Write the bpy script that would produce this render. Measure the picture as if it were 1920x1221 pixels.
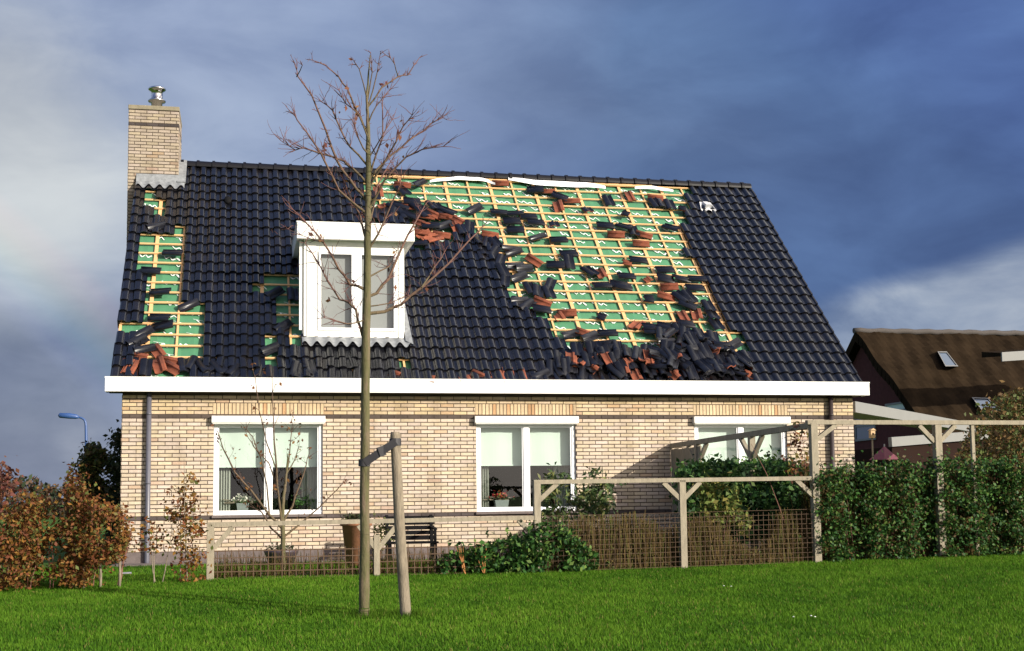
import bpy, bmesh, math, random
import numpy as np
from mathutils import Vector, Matrix
random.seed(7); RNG = np.random.default_rng(7)
for _o in list(bpy.data.objects): bpy.data.objects.remove(_o)
SC = bpy.context.scene
COL = SC.collection

# ------------------------------------------------------------------ camera
F, YAW, PITCH, ROLL, SHY = 2455.0, .2067, .0913, -.0114, 97.83
CAM = np.array([0.0, -21.6252, .920])
_cy, _sy = math.cos(YAW), math.sin(YAW)
FW = np.array([_sy*math.cos(PITCH), _cy*math.cos(PITCH), math.sin(PITCH)])
_r = np.array([_cy, -_sy, 0.]); _u = np.cross(_r, FW)
RT = math.cos(ROLL)*_r + math.sin(ROLL)*_u
UP = -math.sin(ROLL)*_r + math.cos(ROLL)*_u
cd = bpy.data.cameras.new('camera'); cam = bpy.data.objects.new('camera', cd); COL.objects.link(cam)
cd.sensor_width = 36; cd.lens = F/1920*36; cd.shift_y = SHY/1920; cd.clip_end = 6000; cd.clip_start = .1
M = Matrix.Identity(4)
for i in range(3):
    M[i][0] = RT[i]; M[i][1] = UP[i]; M[i][2] = -FW[i]; M[i][3] = CAM[i]
cam.matrix_world = M
SC.camera = cam
SC.render.resolution_x = 1024; SC.render.resolution_y = 651
SC.view_settings.view_transform = 'Standard'; SC.view_settings.look = 'None'
SC.view_settings.exposure = 0.5; SC.view_settings.gamma = 1

# ------------------------------------------------------------------ sun and sky
SUN_AZ, SUN_EL = math.radians(138), math.radians(19)
sd = Vector((math.sin(SUN_AZ)*math.cos(SUN_EL), math.cos(SUN_AZ)*math.cos(SUN_EL), math.sin(SUN_EL)))
sl = bpy.data.lights.new('sun', 'SUN'); sl.energy = 4.9; sl.angle = math.radians(.6); sl.color = (1, .925, .80)
so = bpy.data.objects.new('sun', sl); COL.objects.link(so)
so.rotation_euler = sd.to_track_quat('Z', 'Y').to_euler(); so.location = (20, -30, 20)

def pixdir(px, py):
    d = FW*F + RT*(px-960) + UP*(610.5+SHY-py); return d/np.linalg.norm(d)
W = bpy.data.worlds.new('World'); SC.world = W; W.use_nodes = True
nt = W.node_tree; nt.nodes.clear()
def N(tree, t, **kw):
    n = tree.nodes.new(t)
    for k, v in kw.items(): setattr(n, k, v)
    return n
def mathn(tree, op, a, b=None, c=None, clamp=False):
    n = tree.nodes.new('ShaderNodeMath'); n.operation = op; n.use_clamp = clamp
    for i, v in enumerate((a, b, c)):
        if v is None: continue
        if isinstance(v, (int, float)): n.inputs[i].default_value = v
        else: tree.links.new(v, n.inputs[i])
    return n.outputs[0]
def mixc(tree, fac, a, b, mode='MIX'):
    n = tree.nodes.new('ShaderNodeMix'); n.data_type = 'RGBA'; n.blend_type = mode
    for sock, v in ((n.inputs[0], fac), (n.inputs[6], a), (n.inputs[7], b)):
        if isinstance(v, (int, float)): sock.default_value = v
        elif isinstance(v, tuple): sock.default_value = (*v[:3], 1)
        else: tree.links.new(v, sock)
    return n.outputs[2]
def ramp(tree, fac, stops, interp='LINEAR'):
    n = tree.nodes.new('ShaderNodeValToRGB'); n.color_ramp.interpolation = interp
    e = n.color_ramp.elements
    while len(e) < len(stops): e.new(.5)
    for el, (p, c) in zip(e, stops): el.position = p; el.color = (*c, 1) if len(c) == 3 else c
    tree.links.new(fac, n.inputs[0]); return n.outputs[0]
def srgb(r, g, b):
    f = lambda c: (c/255/12.92) if c/255 <= .04045 else ((c/255+.055)/1.055)**2.4
    return (f(r), f(g), f(b))

def build_world():
    L = nt.links
    out = N(nt, 'ShaderNodeOutputWorld'); bg = N(nt, 'ShaderNodeBackground'); bg2 = N(nt, 'ShaderNodeBackground')
    sky = N(nt, 'ShaderNodeTexSky'); sky.sky_type = 'NISHITA'; sky.sun_disc = False
    sky.sun_elevation = SUN_EL; sky.sun_rotation = SUN_AZ
    L.new(sky.outputs[0], bg.inputs[0]); bg.inputs[1].default_value = .10
    tc = N(nt, 'ShaderNodeTexCoord')
    def noise(scale, detail, rough, vec=None, dist=0.):
        n = N(nt, 'ShaderNodeTexNoise'); n.inputs['Scale'].default_value = scale; n.inputs['Detail'].default_value = detail
        n.inputs['Roughness'].default_value = rough; n.inputs['Distortion'].default_value = dist
        L.new(vec if vec is not None else tc.outputs['Generated'], n.inputs['Vector']); return n
    mp = N(nt, 'ShaderNodeMapping'); mp.inputs['Scale'].default_value = (1, 1, 2.2)
    mp.inputs['Rotation'].default_value = (0, math.radians(14), 0)
    L.new(tc.outputs['Generated'], mp.inputs[0])
    n1 = noise(3.2, 6, .5, mp.outputs[0], .3); n2 = noise(8.5, 7, .55, mp.outputs[0], .4)
    wob = mathn(nt, 'MULTIPLY_ADD', n1.outputs[0], .30, -.15)
    wob2 = mathn(nt, 'MULTIPLY_ADD', n2.outputs[0], .12, -.06)
    w = mathn(nt, 'ADD', wob, wob2)
    def lin(px0, py0, px1, py1):
        """0..1 ramp over direction space between two directions"""
        a = pixdir(px0, py0); b = pixdir(px1, py1); ax = b-a; l = np.linalg.norm(ax); ax = ax/l
        d = N(nt, 'ShaderNodeVectorMath'); d.operation = 'DOT_PRODUCT'; L.new(tc.outputs['Generated'], d.inputs[0])
        d.inputs[1].default_value = tuple(ax)
        return mathn(nt, 'MULTIPLY_ADD', d.outputs['Value'], 1/l, -float(a@ax)/l)
    # broad left-to-right darkening of the cloud sheet
    g = mathn(nt, 'ADD', lin(0, 300, 1920, 420), mathn(nt, 'MULTIPLY', w, .55))
    c = ramp(nt, g, [(0., srgb(170, 170, 186)), (.12, srgb(160, 165, 190)), (.30, srgb(140, 152, 188)), (.45, srgb(118, 134, 176)), (.62, srgb(80, 108, 156)), (.8, srgb(64, 95, 148)), (1., srgb(58, 88, 142))])
    gt = mathn(nt, 'ADD', lin(500, 420, 430, -80), w)
    c = mixc(nt, mathn(nt, 'MULTIPLY', mathn(nt, 'MULTIPLY', gt, 1, clamp=True), mathn(nt, 'SUBTRACT', .62, g, clamp=True)), c, srgb(160, 174, 212))
    # violet-grey cloud bank in the middle of the sky, bluer gap above it at the right
    gb = mathn(nt, 'ADD', lin(1480, 170, 1640, -60), mathn(nt, 'MULTIPLY', w, 1.6))
    c = mixc(nt, mathn(nt, 'MULTIPLY', ramp(nt, gb, [(0, (0, 0, 0)), (1, (1, 1, 1))], 'EASE'), .75), c, srgb(58, 90, 156))
    gm = mathn(nt, 'SUBTRACT', 1.0, mathn(nt, 'ABSOLUTE', mathn(nt, 'ADD', lin(1080, 190, 1120, 20), mathn(nt, 'MULTIPLY', w, 2.4))), clamp=True)
    c = mixc(nt, mathn(nt, 'MULTIPLY', mathn(nt, 'MULTIPLY', gm, ramp(nt, g, [(.30, (0, 0, 0)), (.52, (1, 1, 1)), (.95, (0, 0, 0))], 'EASE')), .45), c, srgb(92, 106, 142))
    # darker band low at the left
    gl = mathn(nt, 'ADD', lin(100, 500, 130, 640), mathn(nt, 'MULTIPLY', w, 2.6))
    gl = mathn(nt, 'MULTIPLY', ramp(nt, gl, [(0, (0, 0, 0)), (1, (1, 1, 1))], 'EASE'), .85)
    left = ramp(nt, g, [(.0, (1, 1, 1)), (.35, (0, 0, 0))])
    c = mixc(nt, mathn(nt, 'MULTIPLY', gl, left), c, srgb(112, 118, 145))
    # pale sunlit patches at the left edge
    for (px_, py_), sz, am, cc in (((-20, 360), 7.0, .95, srgb(204, 200, 203)), ((-10, 130), 9., .7, srgb(192, 188, 192)), ((140, 835), 26., .7, srgb(160, 160, 176)), ((60, 800), 20., .4, srgb(140, 142, 162))):
        vd = N(nt, 'ShaderNodeVectorMath'); vd.operation = 'DISTANCE'; L.new(tc.outputs['Generated'], vd.inputs[0]); vd.inputs[1].default_value = tuple(pixdir(px_, py_))
        gp = mathn(nt, 'SUBTRACT', 1.0, mathn(nt, 'MULTIPLY', mathn(nt, 'SUBTRACT', vd.outputs['Value'], mathn(nt, 'MULTIPLY', w, .5)), sz), clamp=True)
        c = mixc(nt, mathn(nt, 'MULTIPLY', ramp(nt, gp, [(0, (0, 0, 0)), (1, (1, 1, 1))], 'EASE'), am), c, cc)
    # lighter cloud bank low at the right
    gr = mathn(nt, 'ADD', lin(1730, 475, 1768, 585), mathn(nt, 'MULTIPLY', w, 2.6))
    grm = ramp(nt, gr, [(.05, (0, 0, 0)), (.6, (1, 1, 1))], 'EASE')
    right = ramp(nt, lin(1400, 560, 1640, 560), [(0, (0, 0, 0)), (1, (1, 1, 1))], 'EASE')
    bank = ramp(nt, n2.outputs[0], [(.33, srgb(112, 124, 156)), (.5, srgb(142, 150, 174)), (.66, srgb(172, 174, 188))])
    c = mixc(nt, mathn(nt, 'MULTIPLY', mathn(nt, 'MULTIPLY', grm, right), .9), c, bank)
    # cloud mottling at two scales
    c = mixc(nt, .78, c, ramp(nt, n1.outputs[0], [(.32, (.24, .27, .36)), (.68, (.74, .73, .75))]), 'SOFT_LIGHT')
    c = mixc(nt, .46, c, ramp(nt, n2.outputs[0], [(.34, (.22, .28, .36)), (.66, (.80, .80, .84))]), 'SOFT_LIGHT')
    hs = N(nt, 'ShaderNodeHueSaturation'); hs.inputs['Saturation'].default_value = .86; hs.inputs['Value'].default_value = .93; L.new(c, hs.inputs['Color']); c = mixc(nt, 1.0, hs.outputs[0], (.92, 1.0, .985), 'MULTIPLY')
    # bright cloud patch added out of view, up right, for tile rolls to reflect
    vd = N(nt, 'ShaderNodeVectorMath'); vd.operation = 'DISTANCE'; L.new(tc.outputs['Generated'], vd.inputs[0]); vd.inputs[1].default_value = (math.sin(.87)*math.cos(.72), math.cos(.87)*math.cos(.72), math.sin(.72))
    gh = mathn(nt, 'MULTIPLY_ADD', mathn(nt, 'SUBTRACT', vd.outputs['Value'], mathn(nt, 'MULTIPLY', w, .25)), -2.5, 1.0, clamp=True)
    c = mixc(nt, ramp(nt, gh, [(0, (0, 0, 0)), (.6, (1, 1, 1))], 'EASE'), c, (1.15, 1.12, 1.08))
    # brighter sky round the sun, behind the viewer
    ds = N(nt, 'ShaderNodeVectorMath'); ds.operation = 'DOT_PRODUCT'; L.new(tc.outputs['Generated'], ds.inputs[0]); ds.inputs[1].default_value = tuple(sd)
    gs = mathn(nt, 'POWER', mathn(nt, 'MAXIMUM', ds.outputs['Value'], 0.0), 3.0)
    c = mixc(nt, gs, c, (2.6, 2.3, 1.95))
    # faint rainbow, 42 degrees round the point opposite the sun
    an = math.radians(-36); ae = math.radians(-22)
    anti = (math.sin(an)*math.cos(ae), math.cos(an)*math.cos(ae), math.sin(ae))
    d = N(nt, 'ShaderNodeVectorMath'); d.operation = 'DOT_PRODUCT'; L.new(tc.outputs['Generated'], d.inputs[0]); d.inputs[1].default_value = anti
    ang = mathn(nt, 'MULTIPLY', mathn(nt, 'ARCCOSINE', d.outputs['Value']), 180/math.pi)
    rf = mathn(nt, 'MULTIPLY_ADD', ang, 1/4., -39.2/4., clamp=True)
    rb = ramp(nt, rf, [(0, (0, 0, 0)), (.2, (.0, .02, .10)), (.4, (.0, .10, .12)), (.55, (.07, .12, .04)), (.7, (.16, .09, .0)), (.85, (.14, .03, .0)), (1, (0, 0, 0))])
    c = mixc(nt, mathn(nt, 'MULTIPLY', left, .38), c, rb, 'ADD')
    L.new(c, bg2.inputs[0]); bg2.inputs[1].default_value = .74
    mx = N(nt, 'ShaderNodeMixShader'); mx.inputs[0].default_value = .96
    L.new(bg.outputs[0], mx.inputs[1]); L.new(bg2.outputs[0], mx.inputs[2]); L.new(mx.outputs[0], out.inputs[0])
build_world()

# ------------------------------------------------------------------ helpers
def at(px, py, Y):
    d = pixdir(px, py); return CAM + d*((Y-CAM[1])/d[1])
def atX(px, py, X):
    d = pixdir(px, py); return CAM + d*((X-CAM[0])/d[0])
def proj(P):
    d = np.asarray(P, float)-CAM; z = d@FW
    return 960+F*(d@RT)/z, 610.5+SHY-F*(d@UP)/z
def ground_z(x, y):
    b = np.interp(x, [-40, -3, 0, 4.5, 6.5, 8, 10, 12, 40], [-.11, -.10, -.06, -.065, -.05, -.01, .01, .03, .05])
    h = np.where(y < -4.8, b-.64*((-4.8-y)/16.8), b)
    return np.where(y > -4.8, b+(-.07-b)*np.clip((y+4.8)/4.5, 0, 1), np.maximum(h, -1.2))
def gnd(px, py):
    d = pixdir(px, py); t = 3.
    while t < 400:
        P = CAM+d*t
        if P[2] < ground_z(P[0], P[1]): break
        t += .01
    return P
def inpoly(x, y, poly):
    c = False; n = len(poly)
    for i in range(n):
        x0, y0 = poly[i]; x1, y1 = poly[(i+1) % n]
        if (y0 > y) != (y1 > y) and x < (x1-x0)*(y-y0)/(y1-y0)+x0: c = not c
    return c

def mat(name, color, rough=.6, metal=0., noise=0., nscale=20., bump=0., bscale=60., attr=False, spec=.5, sheen=0., coat=0., sub=0., nstretch=None, trans=0.):
    m = bpy.data.materials.new(name); m.use_nodes = True; t = m.node_tree; b = t.nodes['Principled BSDF']
    b.inputs['Roughness'].default_value = rough; b.inputs['Metallic'].default_value = metal
    b.inputs['Specular IOR Level'].default_value = spec; b.inputs['Coat Weight'].default_value = coat; b.inputs['Coat Roughness'].default_value = .12
    tc = t.nodes.new('ShaderNodeTexCoord'); vec = tc.outputs['Object']
    if nstretch:
        mp = t.nodes.new('ShaderNodeMapping'); mp.inputs['Scale'].default_value = nstretch; t.links.new(vec, mp.inputs[0]); vec = mp.outputs[0]
    src = None
    if attr:
        a = t.nodes.new('ShaderNodeAttribute'); a.attribute_name = 'Col'; src = a.outputs['Color']
    else:
        rgb = t.nodes.new('ShaderNodeRGB'); rgb.outputs[0].default_value = (*color, 1); src = rgb.outputs[0]
    if noise:
        n = t.nodes.new('ShaderNodeTexNoise'); n.inputs['Scale'].default_value = nscale; n.inputs['Detail'].default_value = 6; n.inputs['Roughness'].default_value = .6
        t.links.new(vec, n.inputs['Vector'])
        v = mathn(t, 'MULTIPLY_ADD', n.outputs[0], 2*noise*1.6, 1-noise*1.6)
        h = t.nodes.new('ShaderNodeVectorMath'); h.operation = 'SCALE'; t.links.new(src, h.inputs[0]); t.links.new(v, h.inputs['Scale']); src = h.outputs[0]
    t.links.new(src, b.inputs['Base Color'])
    if bump:
        n = t.nodes.new('ShaderNodeTexNoise'); n.inputs['Scale'].default_value = bscale; n.inputs['Detail'].default_value = 5
        t.links.new(vec, n.inputs['Vector'])
        bp = t.nodes.new('ShaderNodeBump'); bp.inputs['Strength'].default_value = bump; bp.inputs['Distance'].default_value = .01
        t.links.new(n.outputs[0], bp.inputs['Height']); t.links.new(bp.outputs[0], b.inputs['Normal'])
    if sub:   # leaves: a little light passes through
        tr = t.nodes.new('ShaderNodeBsdfTranslucent'); t.links.new(src, tr.inputs[0])
        mx = t.nodes.new('ShaderNodeMixShader'); mx.inputs[0].default_value = sub
        o = t.nodes['Material Output']; t.links.new(b.outputs[0], mx.inputs[1]); t.links.new(tr.outputs[0], mx.inputs[2]); t.links.new(mx.outputs[0], o.inputs[0])
    return m

class MB:
    def __init__(s): s.v = []; s.f = []; s.m = []; s.c = []; s.s = []
    def quad(s, pts, mi=0, col=(1, 1, 1), smooth=False):
        b = len(s.v); s.v += [tuple(p) for p in pts]; s.f.append(tuple(range(b, b+len(pts)))); s.m.append(mi); s.c.append(col); s.s.append(smooth)
    def hexa(s, p, mi=0, col=(1, 1, 1), skip=()):
        """p: 8 corners, bottom ring 0-3, top ring 4-7"""
        b = len(s.v); s.v += [tuple(q) for q in p]
        for k, fc in enumerate(((3, 2, 1, 0), (4, 5, 6, 7), (0, 1, 5, 4), (1, 2, 6, 5), (2, 3, 7, 6), (3, 0, 4, 7))):
            if k in skip: continue
            s.f.append(tuple(b+i for i in fc)); s.m.append(mi); s.c.append(col); s.s.append(False)
    def box(s, a, b, mi=0, col=(1, 1, 1), skip=()):
        x0, y0, z0 = a; x1, y1, z1 = b
        s.hexa([(x0, y0, z0), (x1, y0, z0), (x1, y1, z0), (x0, y1, z0), (x0, y0, z1), (x1, y0, z1), (x1, y1, z1), (x0, y1, z1)], mi, col, skip)
    def beam(s, A, B, w, h, mi=0, col=(1, 1, 1), up=(0, 0, 1)):
        A = Vector(A); B = Vector(B); d = (B-A).normalized(); u = Vector(up)
        r = d.cross(u); r = r.normalized() if r.length > 1e-4 else Vector((1, 0, 0)); u = r.cross(d).normalized()
        p = []
        for P in (A, B):
            for sx, sz in ((-1, -1), (1, -1), (1, 1), (-1, 1)): p.append(P+r*sx*w/2+u*sz*h/2)
        s.hexa(p, mi, col)
    def tube(s, pts, rad, n=7, mi=0, col=(1, 1, 1), cap=True):
        pts = [Vector(p) for p in pts]; b = len(s.v); prev = None
        for i, p in enumerate(pts):
            d = (pts[min(i+1, len(pts)-1)]-pts[max(i-1, 0)]).normalized()
            if prev is None:
                r = d.cross(Vector((0, 0, 1))); r = r.normalized() if r.length > .05 else Vector((1, 0, 0))
            else:
                r = (prev-d*prev.dot(d)).normalized()
            prev = r; q = d.cross(r); rr = rad[i] if hasattr(rad, '__len__') else rad
            for k in range(n):
                a = 2*math.pi*k/n; s.v.append(tuple(p+r*math.cos(a)*rr+q*math.sin(a)*rr))
        for i in range(len(pts)-1):
            for k in range(n):
                k2 = (k+1) % n
                s.f.append((b+i*n+k, b+i*n+k2, b+(i+1)*n+k2, b+(i+1)*n+k)); s.m.append(mi); s.c.append(col); s.s.append(True)
        if cap:
            s.f.append(tuple(b+k for k in range(n))[::-1]); s.m.append(mi); s.c.append(col); s.s.append(False)
            e = b+(len(pts)-1)*n; s.f.append(tuple(e+k for k in range(n))); s.m.append(mi); s.c.append(col); s.s.append(False)
    def lathe(s, c, prof, n=24, mi=0, col=(1, 1, 1)):
        b = len(s.v)
        for r, z in prof:
            for k in range(n):
                a = 2*math.pi*k/n; s.v.append((c[0]+r*math.cos(a), c[1]+r*math.sin(a), c[2]+z))
        for i in range(len(prof)-1):
            for k in range(n):
                k2 = (k+1) % n
                s.f.append((b+i*n+k, b+i*n+k2, b+(i+1)*n+k2, b+(i+1)*n+k)); s.m.append(mi); s.c.append(col); s.s.append(True)
    def build(s, name, mats, parent=None, bevel=0.):
        me = bpy.data.meshes.new(name); me.from_pydata(s.v, [], s.f); me.update()
        for m in (mats if isinstance(mats, (list, tuple)) else [mats]): me.materials.append(m)
        me.polygons.foreach_set('material_index', s.m); me.polygons.foreach_set('use_smooth', s.s)
        at_ = me.attributes.new('Col', 'FLOAT_COLOR', 'FACE')
        at_.data.foreach_set('color', np.array([(*c[:3], 1.) for c in s.c], 'f').ravel())
        o = bpy.data.objects.new(name, me); COL.objects.link(o)
        if parent: o.parent = parent
        if bevel:
            md = o.modifiers.new('bevel', 'BEVEL'); md.width = bevel; md.segments = 2; md.limit_method = 'ANGLE'
        return o
def tag(o, label=None, cat=None, group=None, kind=None):
    for k, v in (('label', label), ('category', cat), ('group', group), ('kind', kind)):
        if v: o[k] = v
    return o
def empty(name, loc, label, cat, group=None):
    o = bpy.data.objects.new(name, None); COL.objects.link(o); o.location = tuple(float(c) for c in loc)
    o.empty_display_size = .2; tag(o, label, cat, group); return o
def part(mb, name, mats, parent, **k):
    """parts are modelled in world coordinates; shift them under a moved empty"""
    o = mb.build(name, mats, parent, **k)
    base = Vector((0, 0, 0)); p = parent
    while p: base += p.location; p = p.parent
    o.location = -base
    return o
def quads_np(name, verts, nv, mats, cols, parent=None, smooth=False):
    """verts (N*nv,3); every nv verts are one face; cols (N,3)"""
    n = len(verts)//nv; me = bpy.data.meshes.new(name)
    me.vertices.add(len(verts)); me.vertices.foreach_set('co', verts.astype('f').ravel())
    me.loops.add(len(verts)); me.loops.foreach_set('vertex_index', np.arange(len(verts), dtype='i'))
    me.polygons.add(n); me.polygons.foreach_set('loop_start', np.arange(0, n*nv, nv, dtype='i'))
    me.polygons.foreach_set('loop_total', np.full(n, nv, dtype='i'))
    me.update(calc_edges=True)
    at_ = me.attributes.new('Col', 'FLOAT_COLOR', 'FACE')
    at_.data.foreach_set('color', np.hstack([cols, np.ones((n, 1))]).astype('f').ravel())
    me.materials.append(mats); o = bpy.data.objects.new(name, me); COL.objects.link(o)
    if parent:
        o.parent = parent; base = Vector((0, 0, 0)); p = parent
        while p: base += p.location; p = p.parent
        o.location = -base
    return o
def leaves(name, P, size, pal, m, parent=None, aspect=.55, upbias=0., hang=0., jit=.25, face=None):
    """one bent leaf blade of 4 corners per point"""
    n = len(P); P = np.asarray(P, float)
    nr = RNG.normal(size=(n, 3)); nr[:, 2] += upbias
    if face is not None: nr += np.array(face)
    nr /= np.linalg.norm(nr, axis=1)[:, None]
    a = RNG.normal(size=(n, 3)); a[:, 2] -= hang
    a -= nr*(a*nr).sum(1)[:, None]; a /= np.linalg.norm(a, axis=1)[:, None]
    b = np.cross(nr, a); s = (size*(1+RNG.uniform(-.4, .4, n)))[:, None]
    v = np.empty((n, 4, 3)); v[:, 0] = P-a*s*.5; v[:, 1] = P+b*s*aspect*.5+nr*s*.10; v[:, 2] = P+a*s*.5; v[:, 3] = P-b*s*aspect*.5+nr*s*.10
    pal = np.array(pal); k = RNG.integers(0, len(pal), n)
    c = pal[k]*(1+RNG.uniform(-jit, jit, (n, 1)))
    return quads_np(name, v.reshape(-1, 3), 4, m, c, parent)

# ------------------------------------------------------------------ materials
M_brick = mat('brick_faces', (1, 1, 1), .85, attr=True, noise=.16, nscale=26, bump=.5, bscale=120)
def _weather(m):
    t = m.node_tree; b = t.nodes['Principled BSDF']; src = b.inputs['Base Color'].links[0].from_socket
    tc = t.nodes.new('ShaderNodeTexCoord'); mp = t.nodes.new('ShaderNodeMapping'); mp.inputs['Scale'].default_value = (1.5, 1.5, .55); t.links.new(tc.outputs['Object'], mp.inputs[0])
    n = t.nodes.new('ShaderNodeTexNoise'); n.inputs['Scale'].default_value = 1.6; n.inputs['Detail'].default_value = 7; n.inputs['Roughness'].default_value = .6; t.links.new(mp.outputs[0], n.inputs['Vector'])
    t.links.new(mixc(t, 1.0, src, ramp(t, n.outputs[0], [(.32, (.80, .78, .74)), (.52, (1, 1, 1)), (.72, (1.07, 1.07, 1.08))]), 'MULTIPLY'), b.inputs['Base Color'])
_weather(M_brick)
M_mortar = mat('mortar', (.070, .050, .038), .95, noise=.2, nscale=40)
M_white = mat('white_paint', (.80, .79, .75), .45, noise=.05, nscale=2.2, nstretch=(2.5, 2.5, .35))
M_white2 = mat('white_plastic_frame', (.86, .86, .87), .3, noise=.02, nscale=5)
M_pine = mat('pine_battens', (.66, .40, .185), .75, noise=.18, nscale=9, nstretch=(.6, 6, 6), attr=False)
M_green = mat('green_underlay', (.066, .215, .112), .55, noise=.14, nscale=2.2, bump=.25, bscale=9)
M_print = mat('underlay_print', (.78, .84, .80), .7)
M_film = mat('white_film', (.86, .86, .88), .6, noise=.03, nscale=5, bump=.15, bscale=3)
M_glaze = mat('glazed_tile', (.0085, .0088, .0125), .34, noise=.35, nscale=7, bump=.12, bscale=25, spec=.5, attr=False)
M_glaze_a = mat('glazed_roof_tiles', (1, 1, 1), .25, noise=.3, nscale=5, bump=.08, bscale=22, spec=.5, coat=.2, attr=True)
M_terra = mat('terracotta_underside', (.205, .055, .025), .9, noise=.5, nscale=13, bump=.4, bscale=60)
M_lead = mat('lead_flashing', (.22, .232, .245), .6, metal=.1, noise=.45, nscale=12, bump=.4, bscale=14)
M_steel = mat('stainless_flue', (.62, .60, .60), .16, metal=1., noise=.08, nscale=10)
M_pipe = mat('grey_downpipe', (.10, .10, .125), .4, noise=.1, nscale=8)
M_plinth = mat('plinth', (.13, .105, .10), .9, noise=.25, nscale=14, bump=.4, bscale=60)
M_dark = mat('dark_interior', (.020, .018, .017), .9)
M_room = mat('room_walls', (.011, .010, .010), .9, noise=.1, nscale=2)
M_blind = mat('roller_blind', (.56, .65, .58), .8, noise=.05, nscale=2.5, nstretch=(1, 1, .3))
M_curtain = mat('curtain', (.34, .36, .31), .9, noise=.1, nscale=4)
M_greyb = mat('grey_blind', (.26, .26, .26), .8, noise=.05, nscale=3)
M_wood = mat('weathered_wood', (.26, .225, .165), .85, noise=.32, nscale=7, bump=.5, bscale=40, nstretch=(3, 3, .8))
M_stake = mat('stake_wood', (.20, .165, .12), .95, noise=.55, nscale=11, bump=.6, bscale=30, nstretch=(3, 3, .6))
M_bark = mat('tree_bark', (1, 1, 1), .9, attr=True, noise=.35, nscale=30, bump=.7, bscale=60, nstretch=(1, 1, .5))
M_twig = mat('reddish_twigs', (.17, .075, .055), .8, noise=.3, nscale=15)
M_leaf = mat('leaf', (1, 1, 1), .65, attr=True, sub=.25, spec=.25)
M_dry = mat('dry_twigs', (1, 1, 1), .95, attr=True, spec=.05)
M_leafg = mat('glossy_leaf', (1, 1, 1), .5, attr=True, sub=.2, spec=.18)
M_rust = mat('rusty_wire', (.085, .048, .026), .8, noise=.3, nscale=30)
M_pot = mat('terracotta_pot', (.36, .16, .085), .8, noise=.25, nscale=8, bump=.3, bscale=30)
M_black = mat('black_bench', (.004, .004, .005), .8, spec=.15, noise=.2, nscale=10)
M_strap = mat('rubber_strap', (.028, .026, .03), .6, noise=.3, nscale=14)
M_blue = mat('blue_lamp_post', (.03, .075, .22), .4)
M_thatch = mat('thatch', (.022, .0145, .0085), 1., spec=.02, noise=.5, nscale=1.1, bump=1., bscale=12)
M_pbrick = mat('purple_brick', (.085, .030, .028), .9, spec=.1, noise=.25, nscale=6, bump=.4, bscale=30)
M_greyf = mat('pale_grey_boards', (.19, .19, .187), .6, noise=.06, nscale=4)
M_cream = mat('cream_birdhouse', (.5, .33, .18), .7, noise=.1, nscale=20)
M_awn = mat('purple_cloth', (.17, .05, .07), .8, noise=.15, nscale=4)

def bark_mat():
    m = mat('trunk_bark', (.1, .1, .05), .9, bump=.8, bscale=45, nstretch=(1, 1, .35)); t = m.node_tree; b = t.nodes['Principled BSDF']
    tc = t.nodes.new('ShaderNodeTexCoord'); mp = t.nodes.new('ShaderNodeMapping'); mp.inputs['Scale'].default_value = (6, 6, 1.3); t.links.new(tc.outputs['Object'], mp.inputs[0])
    n = t.nodes.new('ShaderNodeTexNoise'); n.inputs['Scale'].default_value = 2.2; n.inputs['Detail'].default_value = 7; n.inputs['Roughness'].default_value = .65; t.links.new(mp.outputs[0], n.inputs['Vector'])
    c = ramp(t, n.outputs[0], [(.30, (.045, .035, .022)), (.45, (.085, .080, .030)), (.56, (.11, .09, .048)), (.68, (.15, .105, .07))])
    t.links.new(c, b.inputs['Base Color']); return m
M_trunk = bark_mat()
def glass_mat(name, tint=(.9, .93, .92), r=.0):
    m = bpy.data.materials.new(name); m.use_nodes = True; t = m.node_tree; t.nodes.clear()
    o = t.nodes.new('ShaderNodeOutputMaterial'); g = t.nodes.new('ShaderNodeBsdfGlossy'); g.inputs['Roughness'].default_value = r
    tr = t.nodes.new('ShaderNodeBsdfTransparent'); tr.inputs[0].default_value = (*tint, 1)
    ge = t.nodes.new('ShaderNodeNewGeometry'); dt = t.nodes.new('ShaderNodeVectorMath'); dt.operation = 'DOT_PRODUCT'
    t.links.new(ge.outputs['Normal'], dt.inputs[0]); t.links.new(ge.outputs['Incoming'], dt.inputs[1])
    sch = mathn(t, 'MULTIPLY_ADD', mathn(t, 'POWER', mathn(t, 'SUBTRACT', 1.0, mathn(t, 'ABSOLUTE', dt.outputs['Value']), clamp=True), 5.), .96, .04)
    n = t.nodes.new('ShaderNodeTexNoise'); n.inputs['Scale'].default_value = 1.1
    b = t.nodes.new('ShaderNodeBump'); b.inputs['Strength'].default_value = .04; b.inputs['Distance'].default_value = .05
    t.links.new(n.outputs[0], b.inputs['Height']); t.links.new(b.outputs[0], g.inputs['Normal'])
    mx = t.nodes.new('ShaderNodeMixShader'); k = mathn(t, 'MULTIPLY', sch, 1.8, clamp=True)
    t.links.new(k, mx.inputs[0]); t.links.new(tr.outputs[0], mx.inputs[1]); t.links.new(g.outputs[0], mx.inputs[2]); t.links.new(mx.outputs[0], o.inputs[0])
    return m
M_glass = glass_mat('window_glass')
M_frost = mat('dark_sky_glass', (.10, .13, .18), .12, spec=.9)

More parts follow.
